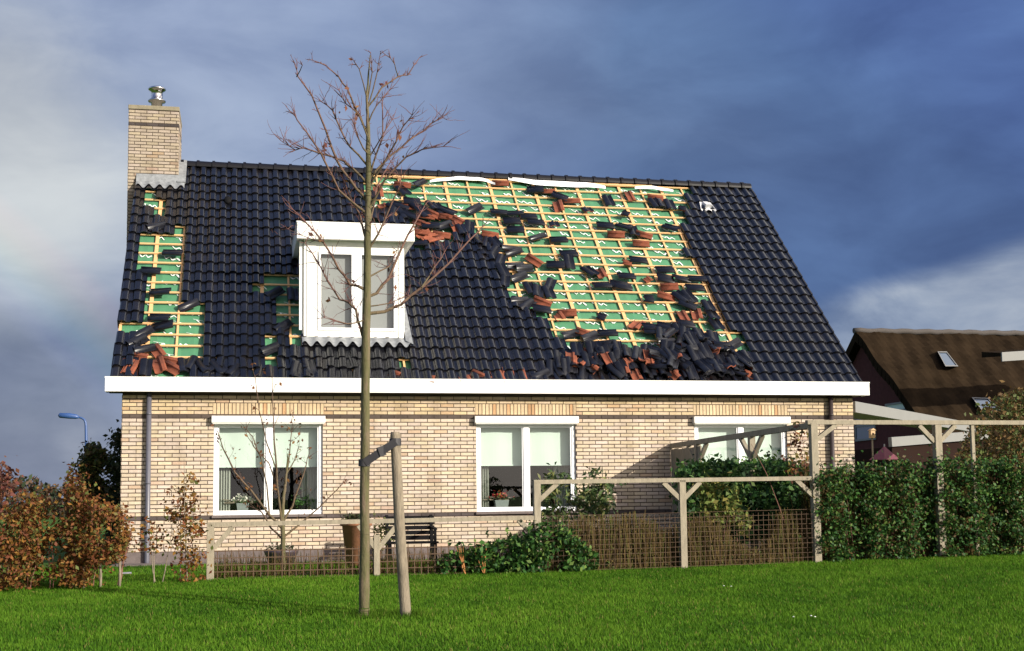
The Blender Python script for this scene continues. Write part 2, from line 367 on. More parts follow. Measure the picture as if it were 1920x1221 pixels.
# grass ground material
def grass_mat(name, c0, c1, c2):
    m = mat(name, c0, .95); t = m.node_tree; b = t.nodes['Principled BSDF']; b.inputs['Specular IOR Level'].default_value = .15
    tc = t.nodes.new('ShaderNodeTexCoord')
    n1 = t.nodes.new('ShaderNodeTexNoise'); n1.inputs['Scale'].default_value = .9; n1.inputs['Detail'].default_value = 4
    n2 = t.nodes.new('ShaderNodeTexNoise'); n2.inputs['Scale'].default_value = 38; n2.inputs['Detail'].default_value = 8; n2.inputs['Roughness'].default_value = .7
    for n in (n1, n2): t.links.new(tc.outputs['Object'], n.inputs['Vector'])
    c = ramp(t, n2.outputs[0], [(.3, c0), (.55, c1), (.8, c2)])
    c = mixc(t, mathn(t, 'MULTIPLY', n1.outputs[0], .5), c, c0)
    t.links.new(c, b.inputs['Base Color'])
    bp = t.nodes.new('ShaderNodeBump'); bp.inputs['Strength'].default_value = .8; bp.inputs['Distance'].default_value = .03
    t.links.new(n2.outputs[0], bp.inputs['Height']); t.links.new(bp.outputs[0], b.inputs['Normal'])
    return m
M_lawn = grass_mat('lawn_soil_and_grass', (.035, .080, .008), (.055, .125, .011), (.08, .16, .018))
M_blade = mat('grass_blades', (1, 1, 1), .75, attr=True, sub=.35, spec=.08)

# ------------------------------------------------------------------ ground
def build_ground():
    xs = np.unique(np.concatenate([[-3000, -600, -150, -60], np.arange(-24, 34, 1.0), [60, 150, 600, 3000]]))
    ys = np.unique(np.concatenate([[-3000, -600, -150, -60, -40], np.arange(-30, 12, .6), [20, 40, 80, 200, 600, 3500]]))
    v = [(x, y, float(ground_z(x, y))) for y in ys for x in xs]; nx = len(xs)
    f = [(j*nx+i, j*nx+i+1, (j+1)*nx+i+1, (j+1)*nx+i) for j in range(len(ys)-1) for i in range(nx-1)]
    me = bpy.data.meshes.new('lawn'); me.from_pydata(v, [], f); me.materials.append(M_lawn)
    for p in me.polygons: p.use_smooth = True
    o = bpy.data.objects.new('lawn', me); COL.objects.link(o); tag(o, 'short bright green lawn in front of the damaged brick house', 'lawn', kind='structure')
    # paving strip along the wall foot
    b = MB(); b.box((-1.9, -.55, -.3), (10.9, -.02, -.045)); o = b.build('path', M_plinth); tag(o, 'narrow grey paved strip along the foot of the house wall', 'path', kind='structure')
    b = MB()
    xs = np.linspace(.0, 10.4, 60)
    for a0, a1 in zip(xs[:-1], xs[1:]):
        q = lambda x, y: (x, y, float(ground_z(x, y))+.018)
        b.quad([q(a0, -4.7), q(a1, -4.7), q(a1, -3.7+.2*math.sin(a1*3)), q(a0, -3.7+.2*math.sin(a0*3))])
    o = b.build('soil', mat('bare_soil', (.045, .03, .02), 1, noise=.4, nscale=9, bump=.8, bscale=30)); tag(o, 'brown planting bed behind the wire fences', 'soil', kind='structure')
    # blades
    n = 620000
    x = RNG.uniform(-7.0, 18, n); y = -12.6+7.9*RNG.uniform(0, 1, n)**.85
    px_keep = (x > (y+21.6)*-.36-.5) & (x < (y+21.6)*.86+1.2)
    x = x[px_keep]; y = y[px_keep]
    x2 = RNG.uniform(-3.5, 10, 60000); y2 = RNG.uniform(-4.7, -.6, 60000)
    x = np.concatenate([x, x2]); y = np.concatenate([y, y2])
    z = ground_z(x, y); n = len(x)
    from mathutils import noise as mn
    def fld(s, o): return np.sin(x*s+o+1.3*np.sin(y*s*.8+o))*np.cos(y*s*1.1-o+.9*np.sin(x*s*.6))
    clump = .46+.16*fld(.8, 2.)+.18*fld(2.1, .3)+.16*fld(5.3, 1.7)+.16*fld(11.7, 4.1)+.1*fld(23., 2.2)
    # longer tufts round the tree and the stake
    T = TREE_BASE; S = STAKE_BASE
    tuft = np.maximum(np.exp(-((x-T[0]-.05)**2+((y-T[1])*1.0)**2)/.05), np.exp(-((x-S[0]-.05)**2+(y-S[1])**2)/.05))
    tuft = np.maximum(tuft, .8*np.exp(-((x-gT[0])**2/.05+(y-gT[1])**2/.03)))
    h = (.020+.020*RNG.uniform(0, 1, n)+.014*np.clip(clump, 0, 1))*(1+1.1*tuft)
    wd = .0042+.003*RNG.uniform(0, 1, n)
    a = RNG.uniform(0, 2*math.pi, n); ln = RNG.uniform(.1, .9, n)*h
    v = np.empty((n, 3, 3)); ca, sa = np.cos(a), np.sin(a)
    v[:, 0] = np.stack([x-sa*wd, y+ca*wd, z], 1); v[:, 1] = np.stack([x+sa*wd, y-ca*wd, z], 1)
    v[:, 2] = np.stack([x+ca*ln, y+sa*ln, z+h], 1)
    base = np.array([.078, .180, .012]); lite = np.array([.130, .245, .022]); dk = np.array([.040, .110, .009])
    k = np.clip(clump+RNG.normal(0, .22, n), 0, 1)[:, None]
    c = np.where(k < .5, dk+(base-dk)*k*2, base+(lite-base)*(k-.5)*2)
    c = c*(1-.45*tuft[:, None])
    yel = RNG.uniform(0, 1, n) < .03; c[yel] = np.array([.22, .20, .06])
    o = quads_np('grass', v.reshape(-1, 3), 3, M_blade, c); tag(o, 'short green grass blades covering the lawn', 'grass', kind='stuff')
TREE_BASE = gnd(683, 1158); STAKE_BASE = gnd(761, 1157); gT = gnd(560, 1152)

# ------------------------------------------------------------------ house frame of reference
XL, XR = -1.81, 10.75
VL, VR = -1.97, 10.82
YE, ZE, YR, ZR = -.15, 2.888, 4.7033, 7.594
ANG = math.atan2(ZR-ZE, YR-YE); RL = math.hypot(YR-YE, ZR-ZE); CA, SA = math.cos(ANG), math.sin(ANG)
NCOL = 64; TW = (VR-VL)/NCOL; G = .30324; S0 = .2437
def rp(X, s, n=0.): return np.array([X, YE+s*CA-n*SA, ZE+s*SA+n*CA])
def roof_hit(px, py, n=0.):
    d = pixdir(px, py); nn = np.array([0, -SA, CA]); P0 = rp(0, 0, n); P = CAM+d*(((P0-CAM)@nn)/(d@nn))
    return P[0], (P[1]-P0[1])*CA+(P[2]-P0[2])*SA
ZL, ZU = .653, 2.278
PLN = .122
WIN = [(-.385, 1.356), (3.91, 5.63), (7.765, 9.48)]
WZ0, WZ1 = .69, 2.25
house = empty('brick_house', (0, 0, 0), 'cream brick house whose dark tiled roof is stripped open to green underlay and battens', 'house')

def brick_rect(mb, O, U, V, Nn, w, h, z0row, dark=(), holes=(), yellow=0., soldiers=(), frame=.0085, dim=1.):
    """real bricks standing proud of the mortar; O origin, U across, V up, Nn outward"""
    O, U, V, Nn = map(np.array, (O, U, V, Nn)); C = .0625; Bl = .2225
    nrow = int((h+1e-6)//C)
    for r in range(nrow):
        off = 0 if r % 2 else -Bl/2
        x = off
        zc0, zc1 = r*C+.0072, (r+1)*C-.0072
        isd = (r+z0row) in dark
        while x < w:
            a, b = max(x+.0062, 0), min(x+Bl-.0062, w)
            segs = [(a, b)]
            for hx0, hx1, hz0, hz1 in list(holes)+list(soldiers):
                if zc0 >= hz1-.01 or zc1 <= hz0+.01: continue
                ns = []
                for s0, s1 in segs:
                    if s1 <= hx0 or s0 >= hx1: ns.append((s0, s1)); continue
                    if s0 < hx0: ns.append((s0, hx0))
                    if s1 > hx1: ns.append((hx1, s1))
                segs = ns
            for s0, s1 in segs:
                if s1-s0 < .02: continue
                if isd: col = np.array([.075, .058, .056])*random.uniform(.8, 1.2)
                else:
                    k = random.random(); col = np.array([.53, .435, .340])*(random.uniform(.86, 1.08))
                    if k < .06: col *= np.array([.90, .80, .74])
                    col[2] *= random.uniform(.9, 1.08)
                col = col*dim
                if yellow and zc0 > h-yellow: col = col*np.array([1, .94, .80])
                pr = frame+random.uniform(-.0015, .0015); dz = random.uniform(-.001, .001)
                q = []
                for zz in (zc0+dz, zc1+dz):
                    q += [O+U*s0+V*zz+Nn*pr, O+U*s1+V*zz+Nn*pr, O+U*s1+V*zz-Nn*.01, O+U*s0+V*zz-Nn*.01]
                mb.hexa(q, 0, tuple(col), skip=(4,))
            x += Bl
    for hx0, hx1, hz0, hz1 in soldiers:
        n = round((hx1-hx0)/.0615); st = (hx1-hx0)/n
        for i in range(n):
            s0, s1 = hx0+i*st+.006, hx0+(i+1)*st-.006
            col = np.array([.54, .41, .26])*random.uniform(.82, 1.1)
            if random.random() < .12: col *= np.array([.9, .72, .6])
            q = []
            for zz in (hz0+.006, hz1-.006):
                q += [O+U*s0+V*zz+Nn*frame, O+U*s1+V*zz+Nn*frame, O+U*s1+V*zz-Nn*.01, O+U*s0+V*zz-Nn*.01]
            mb.hexa(q, 0, tuple(col), skip=(4,))

def build_walls():
    top = 2.66
    # backing of the front wall with three openings
    b = MB(); xs = [XL]+[v for w in WIN for v in w]+[XR]; T = .30
    for i in range(0, len(xs)-1):
        if i % 2 == 0: b.box((xs[i], 0, -.3), (xs[i+1], T, top), 1)
        else:
            b.box((xs[i], 0, -.3), (xs[i+1], T, WZ0), 1); b.box((xs[i], 0, WZ1), (xs[i+1], T, top), 1)
    z0 = PLN; holes = [(w[0]-XL, w[1]-XL, WZ0-z0-.0, WZ1-z0+.03) for w in WIN]
    sold = [(w[0]-XL-.02, w[1]-XL+.02, 2.31-z0, 2.31+.1875-z0) for w in WIN]
    brick_rect(b, (XL, 0, z0), (1, 0, 0), (0, 0, 1), (0, -1, 0), XR-XL, 2.64-z0, 0, dark=(8, 34), holes=holes, soldiers=sold, yellow=.42)
    part(b, 'wall', [M_brick, M_mortar], house)
    b = MB(); b.box((XL+.01, -.018, -.3), (XR-.01, -.001, PLN-.004)); part(b, 'plinth', M_plinth, house)
    # gables and back wall
    for X, s in ((XL, -1), (XR, 1)):
        b = MB(); x0, x1 = (X, X+.3) if s < 0 else (X-.3, X)
        yb = YR*2+.15
        pts = [(.302, -.3), (yb, -.3), (yb, ZE-.35), (YR, ZR-.22), (.302, ZE+.05)]
        for xx, flip in ((x0, 0), (x1, 1)):
            p = [(xx, y, z) for y, z in pts]; b.quad(p[::-1] if flip == 0 else p, 0, (.52, .42, .3))
        n = len(pts)
        for i in range(n):
            (y0, z0_), (y1, z1_) = pts[i], pts[(i+1) % n]; b.quad([(x0, y0, z0_), (x1, y0, z0_), (x1, y1, z1_), (x0, y1, z1_)], 0, (.5, .4, .3))
        part(b, 'gable_wall', [M_gbrick], house)
        # front corner return in real bricks
        b = MB(); U = (0, 1, 0)
        brick_rect(b, (X, 0.0, PLN), U, (0, 0, 1), (s, 0, 0), 5.2, 2.64-PLN, 0, dark=(8, 34)); part(b, 'gable_brickwork', [M_brick], house)
    b = MB(); b.box((XL+.3, YR*2-.15, -.3), (XR-.3, YR*2+.149, 2.6)); part(b, 'back_wall', M_gbrick, house)
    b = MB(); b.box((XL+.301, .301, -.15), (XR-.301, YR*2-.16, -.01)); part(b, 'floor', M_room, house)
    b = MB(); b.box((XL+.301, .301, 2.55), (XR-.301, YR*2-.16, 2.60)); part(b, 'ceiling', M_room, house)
    b = MB()
    for x in (2.6, 6.7): b.box((x, .301, 0), (x+.1, 4.5, 2.54))
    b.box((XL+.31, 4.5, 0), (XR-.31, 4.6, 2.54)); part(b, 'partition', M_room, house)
def gable_brick_mat():
    m = mat('gable_bricks', (.5, .4, .28), .9); t = m.node_tree; b = t.nodes['Principled BSDF']
    tc = t.nodes.new('ShaderNodeTexCoord'); sp = t.nodes.new('ShaderNodeSeparateXYZ'); cb = t.nodes.new('ShaderNodeCombineXYZ')
    t.links.new(tc.outputs['Object'], sp.inputs[0]); t.links.new(mathn(t, 'ADD', sp.outputs[0], sp.outputs[1]), cb.inputs[0]); t.links.new(sp.outputs[2], cb.inputs[1])
    br = t.nodes.new('ShaderNodeTexBrick'); t.links.new(cb.outputs[0], br.inputs[0])
    br.inputs['Scale'].default_value = 1; br.inputs['Brick Width'].default_value = .2225; br.inputs['Row Height'].default_value = .0625; br.inputs['Mortar Size'].default_value = .006
    br.inputs['Color1'].default_value = (.56, .44, .3, 1); br.inputs['Color2'].default_value = (.44, .34, .23, 1); br.inputs['Mortar'].default_value = (.085, .065, .05, 1)
    t.links.new(br.outputs[0], b.inputs['Base Color']); return m
M_gbrick = gable_brick_mat()

def build_window(w, k):
    x0, x1 = w; e = empty_part('window', house)
    b = MB(); yf, yb = .03, .095; fw = .062; z0, z1 = WZ0, 2.17; xm = (x0+x1)/2
    b.box((x0, yf, z0+.05), (x0+fw, yb, z1)); b.box((x1-fw, yf, z0+.05), (x1, yb, z1))
    b.box((x0+fw, yf, z1-.05), (x1-fw, yb, z1)); b.box((x0, yf-.01, z0-.005), (x1, yb, z0+.05))
    b.box((xm-.045, yf-.004, z0+.05), (xm+.045, yb-.01, z1-.05))
    f = part(b, 'frame', M_white2, e, bevel=.004)
    for s0, s1 in ((x0+fw, xm-.045), (xm+.045, x1-fw)):
        # inner sash
        b = MB(); a0, a1, c0, c1 = s0, s1, z0+.05, z1-.05; t = .022
        b.box((a0, yf+.012, c0), (a0+t, yb-.012, c1)); b.box((a1-t, yf+.012, c0), (a1, yb-.012, c1)); b.box((a0+t, yf+.012, c0), (a1-t, yb-.012, c0+t)); b.box((a0+t, yf+.012, c1-t), (a1-t, yb-.012, c1))
        part(b, 'sash', M_white2, e)
        b = MB(); b.quad([(a0+t, .066, c0+t), (a1-t, .066, c0+t), (a1-t, .066, c1-t), (a0+t, .066, c1-t)]); part(b, 'pane', M_glass, e)
        # roller blind half way down, slightly wavy
        b = MB(); nx = 14; zb = 1.475 if k < 2 else .85
        for i in range(nx):
            u0, u1 = i/nx, (i+1)/nx; f0 = lambda u: .19+.006*math.sin(u*9+k)
            X0, X1 = a0+(a1-a0)*u0-.01, a0+(a1-a0)*u1+.01*(i == nx-1)
            X1 = a0+(a1-a0)*u1+(.01 if i == nx-1 else -.01)
            b.hexa([(X0, f0(u0), zb), (X1, f0(u1), zb), (X1, f0(u1)+.003, zb), (X0, f0(u0)+.003, zb), (X0, f0(u0), c1+.03), (X1, f0(u1), c1+.03), (X1, f0(u1)+.003, c1+.03), (X0, f0(u0)+.003, c1+.03)])
        b.box((a0-.01, .183, zb-.018), (a1+.01, .2, zb)); part(b, 'blind', M_blind, e)
    b = MB(); b.box((x0-.035, -.11, 2.170), (x1+.035, .03, 2.282)); b.box((x0-.02, -.09, 2.150), (x1+.02, .028, 2.169))
    part(b, 'shutter_box', M_white, e, bevel=.006)
    b = MB(); b.box((x0-.02, -.05, z0-.045), (x1+.02, .05, z0-.006)); part(b, 'sill', M_plinth, e, bevel=.004)
    b = MB(); b.box((x0, .12, z0-.02), (x1, .42, z0+.02)); part(b, 'window_board', M_white, e)
    # pleated curtains beside the opening
    if k < 2:
        for c0, c1 in ((x0+.05, x0+.27), (x1-.32, x1-.05)):
            b = MB(); n = 26
            fn = lambda u: .30+.025*math.sin(u*34)
            for i in range(n):
                u0, u1 = i/n, (i+1)/n; X0, X1 = c0+(c1-c0)*u0, c0+(c1-c0)*u1
                b.quad([(X0, fn(u0), z0+.05), (X1, fn(u1), z0+.05), (X1, fn(u1), z1), (X0, fn(u0), z1)], smooth=True)
            part(b, 'curtain', M_curtain, e)
def empty_part(name, parent):
    o = bpy.data.objects.new(name, None); COL.objects.link(o); o.parent = parent; o.empty_display_size = .1; return o

def build_gutter():
    b = MB(); gx0, gx1 = -2.053, 10.952
    b.box((gx0, -.27, 2.655), (gx1, -.245, 2.868)); b.box((gx0-.006, -.279, 2.868), (gx1+.006, -.235, 2.889))
    b.box((gx0, -.245, 2.655), (gx0+.025, .02, 2.868)); b.box((gx1-.025, -.245, 2.655), (gx1, .02, 2.868))
    o = part(b, 'gutter_fascia', M_white, house)
    for xx in (1.1, 4.35, 7.6):
        b = MB(); b.box((xx, -.2715, 2.657), (xx+.006, -.2705, 2.866)); part(b, 'gutter_joint', M_pipe, house)
    b = MB(); b.box((gx0+.026, -.244, 2.662), (gx1-.026, .25, 2.685)); b.box((gx0+.4, -.03, 2.64), (gx1-.4, -.002, 2.661)); part(b, 'soffit_and_gap_shade', mat('brown_soffit_and_gap_shade', (.12, .085, .065), .8), house)  # lower brown strip paints in the dark shadow gap under the gutter
    b = MB(); b.box((gx0+.026, -.243, 2.70), (gx1-.026, -.02, 2.72)); part(b, 'gutter_floor', M_lead, house)
    for px, py0 in ((277.5, 742), (1562.5, 746)):
        P = at(px, 900, -.07); b = MB(); b.tube([(P[0], -.07, 2.66), (P[0], -.07, .0), (P[0], -.07, -.2)], .040, 14)
        for z in (2.3, 1.2, .35): b.tube([(P[0], -.07, z), (P[0], -.07, z+.03)], .046, 14); b.box((P[0]-.012, -.05, z+.004), (P[0]+.012, -.006, z+.026))
        part(b, 'downpipe', M_pipe if px < 900 else mat('brown_downpipe', (.04, .028, .028), .5), house)

# pixel outlines of the stripped areas, tested against the centre of each tile
HOLES = [
 [(690,322),(1292,352),(1290,385),(1283,410),(1288,470),(1308,500),(1330,545),(1345,580),(1370,612),(1395,640),(1405,652),(1330,652),(1225,655),(1070,668),(1052,640),(1040,612),(1036,592),(1005,592),(990,575),(958,560),(950,500),(935,455),(900,448),(888,424),(862,426),(850,448),(790,462),(768,455),(778,425),(760,408),(690,408)],
 [(272,428),(348,428),(345,560),(385,562),(384,640),(380,676),(352,690),(345,712),(255,712),(262,655),(290,640),(262,625),(222,618),(222,598),(262,595),(268,520),(262,470)],
 [(280,352),(303,352),(300,400),(280,400)],
 [(488,518),(566,512),(566,640),(545,640),(535,620),(520,560),(520,548),(478,548)],
 [(490,622),(527,622),(520,645),(512,698),(490,698)],
 [(758,672),(772,672),(772,690),(758,690)],
]
DX0, DX1 = None, None
def glaze_col():
    k = random.uniform(.75, 1.25); c = np.array([.0055, .0056, .0078])*k
    if random.random() < .12: c = c*np.array([1.5, 1.3, 1.05])
    return tuple(c)
def _prof(u):
    v = ((u-.062+.1) % .2)-.1
    r = .044*math.sqrt(max(0., 1-(abs(v)/.066)**2.6)) if abs(v) < .066 else 0.
    return max(r, .010*(abs(v)-.04)/.06 if abs(v) > .05 else 0)
PROF = [(u, _prof(u)) for u in (0.0, .005, .014, .030, .048, .066, .086, .104, .117, .124, .1285, .145, .165, .185, .203)]
def tile_geo(mb, fr, L=.345, flip=False, lipm=None, mi=0, col=(1, 1, 1), w=1., th=.012, closed=False, mi2=None, cut=None):
    """fr(u,l,h)->point; the curved tile, lower lip at l=0"""
    n = len(PROF); b = len(mb.v); mi2 = mi if mi2 is None else mi2
    lens = [(0. if cut is None else cut[0](i/(n-1))*L, L if cut is None else cut[1](i/(n-1))*L) for i in range(n)]
    for (u, h), (l0, l1) in zip(PROF, lens): mb.v.append(tuple(fr(u*w, l0, h+th)))
    for (u, h), (l0, l1) in zip(PROF, lens): mb.v.append(tuple(fr(u*w, l1, h+th)))
    def F4(a, bb, c, d, m, sm): mb.f.append((a, bb, c, d)); mb.m.append(m); mb.c.append(col); mb.s.append(sm)
    for i in range(n-1): F4(b+i, b+i+1, b+n+i+1, b+n+i, mi, True)
    e = len(mb.v)      # lip with its own corners
    for (u, h), (l0, l1) in zip(PROF, lens): mb.v.append(tuple(fr(u*w, l0, h+th))); mb.v.append(tuple(fr(u*w, l0, h-.004)))
    for i in range(n-1): F4(e+2*i, e+2*i+1, e+2*i+3, e+2*i+2, (lipm if lipm is not None else mi2) if closed else mi, False)
    if closed:
        q = len(mb.v)
        for (u, h), (l0, l1) in zip(PROF, lens): mb.v.append(tuple(fr(u*w, l0, h-.002)))
        for (u, h), (l0, l1) in zip(PROF, lens): mb.v.append(tuple(fr(u*w, l1, h-.002)))
        for i in range(n-1): F4(q+i+1, q+i, q+n+i, q+n+i+1, mi2, True)
        em = lipm if lipm is not None else mi2; F4(b, b+n, q+n, q, em, False); F4(b+n-1, q+n-1, q+2*n-1, b+2*n-1, em, False)
        for i in range(n-1): F4(b+n+i, b+n+i+1, q+n+i+1, q+n+i, mi2, False)
    else:
        # right and left edge thickness
        for i, s in ((0, 1), (n-1, -1)):
            u, h = PROF[i]; p = [fr(u*w, 0, h+th), fr(u*w, 0, h-.03), fr(u*w, L, h-.03), fr(u*w, L, h+th)]
            mb.quad(p if s > 0 else p[::-1], mi, col)

def build_roof():
    roof = empty_part('roof', house)
    b = MB(); SDORM0, SDORM1 = 1.02, DORM_STOP
    for r in range(22):
        sb = S0+G*r
        for c in range(NCOL):
            X = VL+c*TW; cx, cs = X+TW/2, sb-.15
            px, py = proj(rp(cx, cs, .04))
            if any(inpoly(px, py, h) for h in HOLES): continue
            if DX0-.06 < cx < DX1+.06 and SDORM0 < cs < SDORM1: continue
            if cx < -1.14 and cs > 6.16: continue
            if r == 21 and 690 < px < 1292 and not (1140 < px < 1195): continue
            jr = random.gauss(0, .006); js = random.gauss(0, .004); jn = abs(random.gauss(0, .002)); jx = random.gauss(0, .0015)
            # disturbed tiles near the bottom at the left and beside the stripped area
            nz = 0
            if (px < 700 and py > 668) or (850 < px < 960 and 430 < py < 520) or (940 < px < 1040 and 560 < py < 600): nz = 1
            if nz: jr = random.gauss(0, .05); js = abs(random.gauss(0, .02)) if r < 2 else random.gauss(0, .02); jn = random.uniform(0, .012)
            def fr(u, l, h, X=X+jx, s=sb-.335+js+(.02 if r == 0 else 0), n0=.020+jn, jr=jr):
                uu = u-.1; x = .1+uu*math.cos(jr)-l*math.sin(jr)*1; ll = l*math.cos(jr)+uu*math.sin(jr)
                return rp(X+x-.003, s+ll, n0+h-.030*l/.345)
            tile_geo(b, fr, col=glaze_col())
        # verge skirts
    part(b, 'roof_tiles', M_glaze_a, roof)
    for X0, X1, keep in ((VL-.012, VL+.012, lambda s: s < 6.05), (VR+.0, VR+.03, lambda s: True)):
        b = MB()
        for r in range(22):
            s = S0+G*r-.335
            if not keep(s) or (X0 < 0 and (r in (3, 4) or random.random() < .12)): continue
            q = []
            for n0, n1 in ((-.10, .065),):
                for nn in (n0, n1):
                    q += [rp(X0, s, nn), rp(X1, s, nn), rp(X1, s+.335, nn-.024), rp(X0, s+.335, nn-.024)]
            b.hexa(q, 0, glaze_col())
        part(b, 'verge_tiles', M_glaze_a, roof)
    # ridge caps
    b = MB(); x = -1.13; L = .302
    while x < VR-.02:
        c = glaze_col(); x1 = min(x+L, VR+.03)
        ringz = []
        for xx, R in ((x-.02, .128), (x+.035, .128), (x+.036, .112), (x1, .105)):
            ringz.append([(xx, YR+R*1.12*math.sin(t), ZR-.035+R*math.cos(t)) for t in np.linspace(-1.75, 1.75, 11)])
        for A, B2 in zip(ringz[:-1], ringz[1:]):
            for i in range(10): b.quad([A[i], A[i+1], B2[i+1], B2[i]], 0, c, True)
        b.quad(ringz[0], 0, c); b.quad(ringz[-1][::-1], 0, c)
        x += L
    part(b, 'ridge_tiles', mat('ridge_glaze', (.006, .006, .009), .4, noise=.3, nscale=5, spec=.25), roof)
    # underlay, thin sheet with folds
    b = MB(); nx, ns = 128, 22
    P = [[rp(VL+.05+(VR-VL-.1)*i/nx, .02+(RL-.04)*j/ns, -.062+.006*math.sin(i*.9+j)+.004*math.sin(i*2.3)) for i in range(nx+1)] for j in range(ns+1)]
    for j in range(ns):
        for i in range(nx): b.quad([P[j][i], P[j][i+1], P[j+1][i+1], P[j+1][i]], smooth=False)
    part(b, 'underlay', M_green, roof)
    # sheathing and back slope
    b = MB(); q = []
    for n0 in (-.20, -.085): q += [rp(VL+.05, 0, n0), rp(VR-.05, 0, n0), rp(VR-.05, RL-.02, n0), rp(VL+.05, RL-.02, n0)]
    b.hexa(q)
    part(b, 'roof_deck', mat('roof_deck', (.3, .2, .12), .9, noise=.2), roof)
    b = MB(); bk = lambda X, s, n: np.array([X, 2*YR-(YE+s*CA-n*SA), ZE+s*SA+n*CA]); q = []
    for n0 in (-.08, .045): q += [bk(VL+.0, -.1, n0), bk(VR, -.1, n0), bk(VR, RL-.06, n0), bk(VL, RL-.06, n0)]
    b.hexa(q, 0, (.009, .009, .014)); part(b, 'back_slope', M_glaze_a, roof)
    # barge board ends
    for X in (VL+.04, VR-.04):
        b = MB(); b.beam(rp(X, 0, -.14), rp(X, RL-.1, -.14), .03, .20, up=(0, -SA, CA)); part(b, 'barge_board', M_pine, roof)
    # battens and counter battens
    for r in range(22):
        s = S0+G*r; b = MB(); X = VL+.03
        segs = []
        while X < VR-.05:
            X2 = min(X+random.uniform(3.2, 4.8), VR-.03); segs.append((X, X2)); X = X2+.004
        for a, c in segs:
            j = random.gauss(0, .004); b.beam(rp(a, s+j, -.013), rp(c, s+random.gauss(0, .004), -.013), .022, .033, up=(0, CA, SA))
        part(b, 'batten', M_pine, roof)
    xw = 6.917; k0 = int((VL-xw)//.4660)
    for k in range(k0, 40):
        X = xw+k*.466
        if not (VL+.03 < X < VR-.03): continue
        wide = k % 2 == 0; b = MB(); b.beam(rp(X, .02, -.038), rp(X, RL-.06, -.038), .062 if wide else .034, .022, up=(0, -SA, CA)); part(b, 'counter_batten', M_pine, roof)
    b = MB(); b.beam(rp(-.455, .25, -.037), rp(-.455, 2.5, -.037), .075, .022, up=(0, -SA, CA)); part(b, 'counter_batten', M_pine, roof)
    # ridge board showing where the top course is gone
    b = MB(); b.beam(rp(3.05, RL-.13, -.004), rp(8.6, RL-.13, -.004), .10, .03, up=(0, -SA, CA)); part(b, 'ridge_board', M_pine, roof)
    # torn white film under the ridge: pixel outline upper edge hidden under the caps
    for pts in ([(806,342),(830,338),(860,336),(895,337),(915,341),(928,347)], [(953,337),(1000,343),(1050,347),(1100,348),(1135,353)], [(1190,354),(1225,353),(1262,360)]):
        b = MB(); base = []
        for px, py in pts:
            X, s = roof_hit(px, py, .02); base.append((X, s))
        m = []
        for i in range(len(base)-1):
            for t in np.linspace(0, 1, 6)[:-1]: m.append((base[i][0]*(1-t)+base[i+1][0]*t, base[i][1]*(1-t)+base[i+1][1]*t))
        m.append(base[-1]); n = len(m); wd = .15 if pts[0][0] == 953 else .075
        for i in range(n-1):
            e0, e1 = [math.sin(math.pi*min(max(j/(n-1), .03), .97))**.4 for j in (i, i+1)]
            A = [m[i], m[i+1]]
            zz = lambda j: .03+.006*math.sin(j*.8)
            b.quad([rp(A[0][0], A[0][1]-wd*e0*.6, zz(i)), rp(A[1][0], A[1][1]-wd*e1*.6, zz(i+1)), rp(A[1][0], A[1][1]+wd*e1*.5, zz(i+1)+.03), rp(A[0][0], A[0][1]+wd*e0*.5, zz(i)+.03)], smooth=True)
        part(b, 'white_film', M_film, roof)
    # printed wave marks on the underlay
    b = MB(); R = random.Random(3)
    for ix in range(31):
        for js in range(23):
            X = VL+.2+ix*.415+.13*(js % 3)+R.uniform(-.03, .03); s = .12+js*.29+R.uniform(-.05, .05)
            if X > VR-.5: continue
            if R.random() < .12: continue
            px, py = proj(rp(X+.1, s, -.06))
            if not any(inpoly(px, py, [(p[0], p[1]) for p in h]) for h in HOLES[:5]): continue
            n = R.choice((3, 4, 5)); sc = R.uniform(1.1, 1.6)
            p = [(0, 0)]
            for i in range(n): p.append((p[-1][0]+.045*sc*R.uniform(.6, 1.3), p[-1][1]+(.05 if i % 2 else -.075)*sc*R.uniform(.7, 1.2)))
            for (a0, c0), (a1, c1) in zip(p[:-1], p[1:]):
                A = rp(X+a0, s+c0, -.0495); B2 = rp(X+a1, s+c1, -.0495); b.beam(A, B2, R.uniform(.012, .030), .002, up=(0, -SA, CA))
            if R.random() < .6: b.beam(rp(X-.06, s+.03, -.0495), rp(X+.12, s-.03, -.0495), .006, .002, up=(0, -SA, CA))
    part(b, 'underlay_print', M_print, roof)
    # vent tile on the intact right part
    X, s = roof_hit(1325, 388, .05); b = MB()
    n = 9
    for i in range(n-1):
        u0, u1 = -.17+.34*i/(n-1), -.17+.34*(i+1)/(n-1); w = lambda u: .058+.018*math.cos(u*2*math.pi/.2)
        b.quad([rp(X+u0, s-.17+.02*math.cos(u0*31), w(u0)), rp(X+u1, s-.17+.02*math.cos(u1*31), w(u1)), rp(X+u1*.7, s+.16, .07), rp(X+u0*.7, s+.16, .07)], smooth=True)
    q = [rp(X-.06, s-.07, .06), rp(X+.08, s-.07, .06), rp(X+.05, s+.15, .06), rp(X-.06, s+.15, .06), rp(X-.055, s-.07, .15), rp(X+.075, s-.07, .15), rp(X+.045, s+.15, .09), rp(X-.055, s+.15, .09)]
    b.hexa(q); part(b, 'roof_vent', mat('pale_grey_vent', (.55, .55, .57), .5, noise=.1), roof)
    X, s = roof_hit(427, 379, .05); b = MB(); b.lathe((0, 0, 0), [(.0, .0), (.07, 0), (.07, .05), (.05, .09), (0, .1)], 14)
    P = rp(X, s, .05); b.v = [tuple(P+np.array([x, y*CA-z*SA*.0, z+y*SA])) for x, y, z in b.v]; part(b, 'round_vent', M_black, roof)

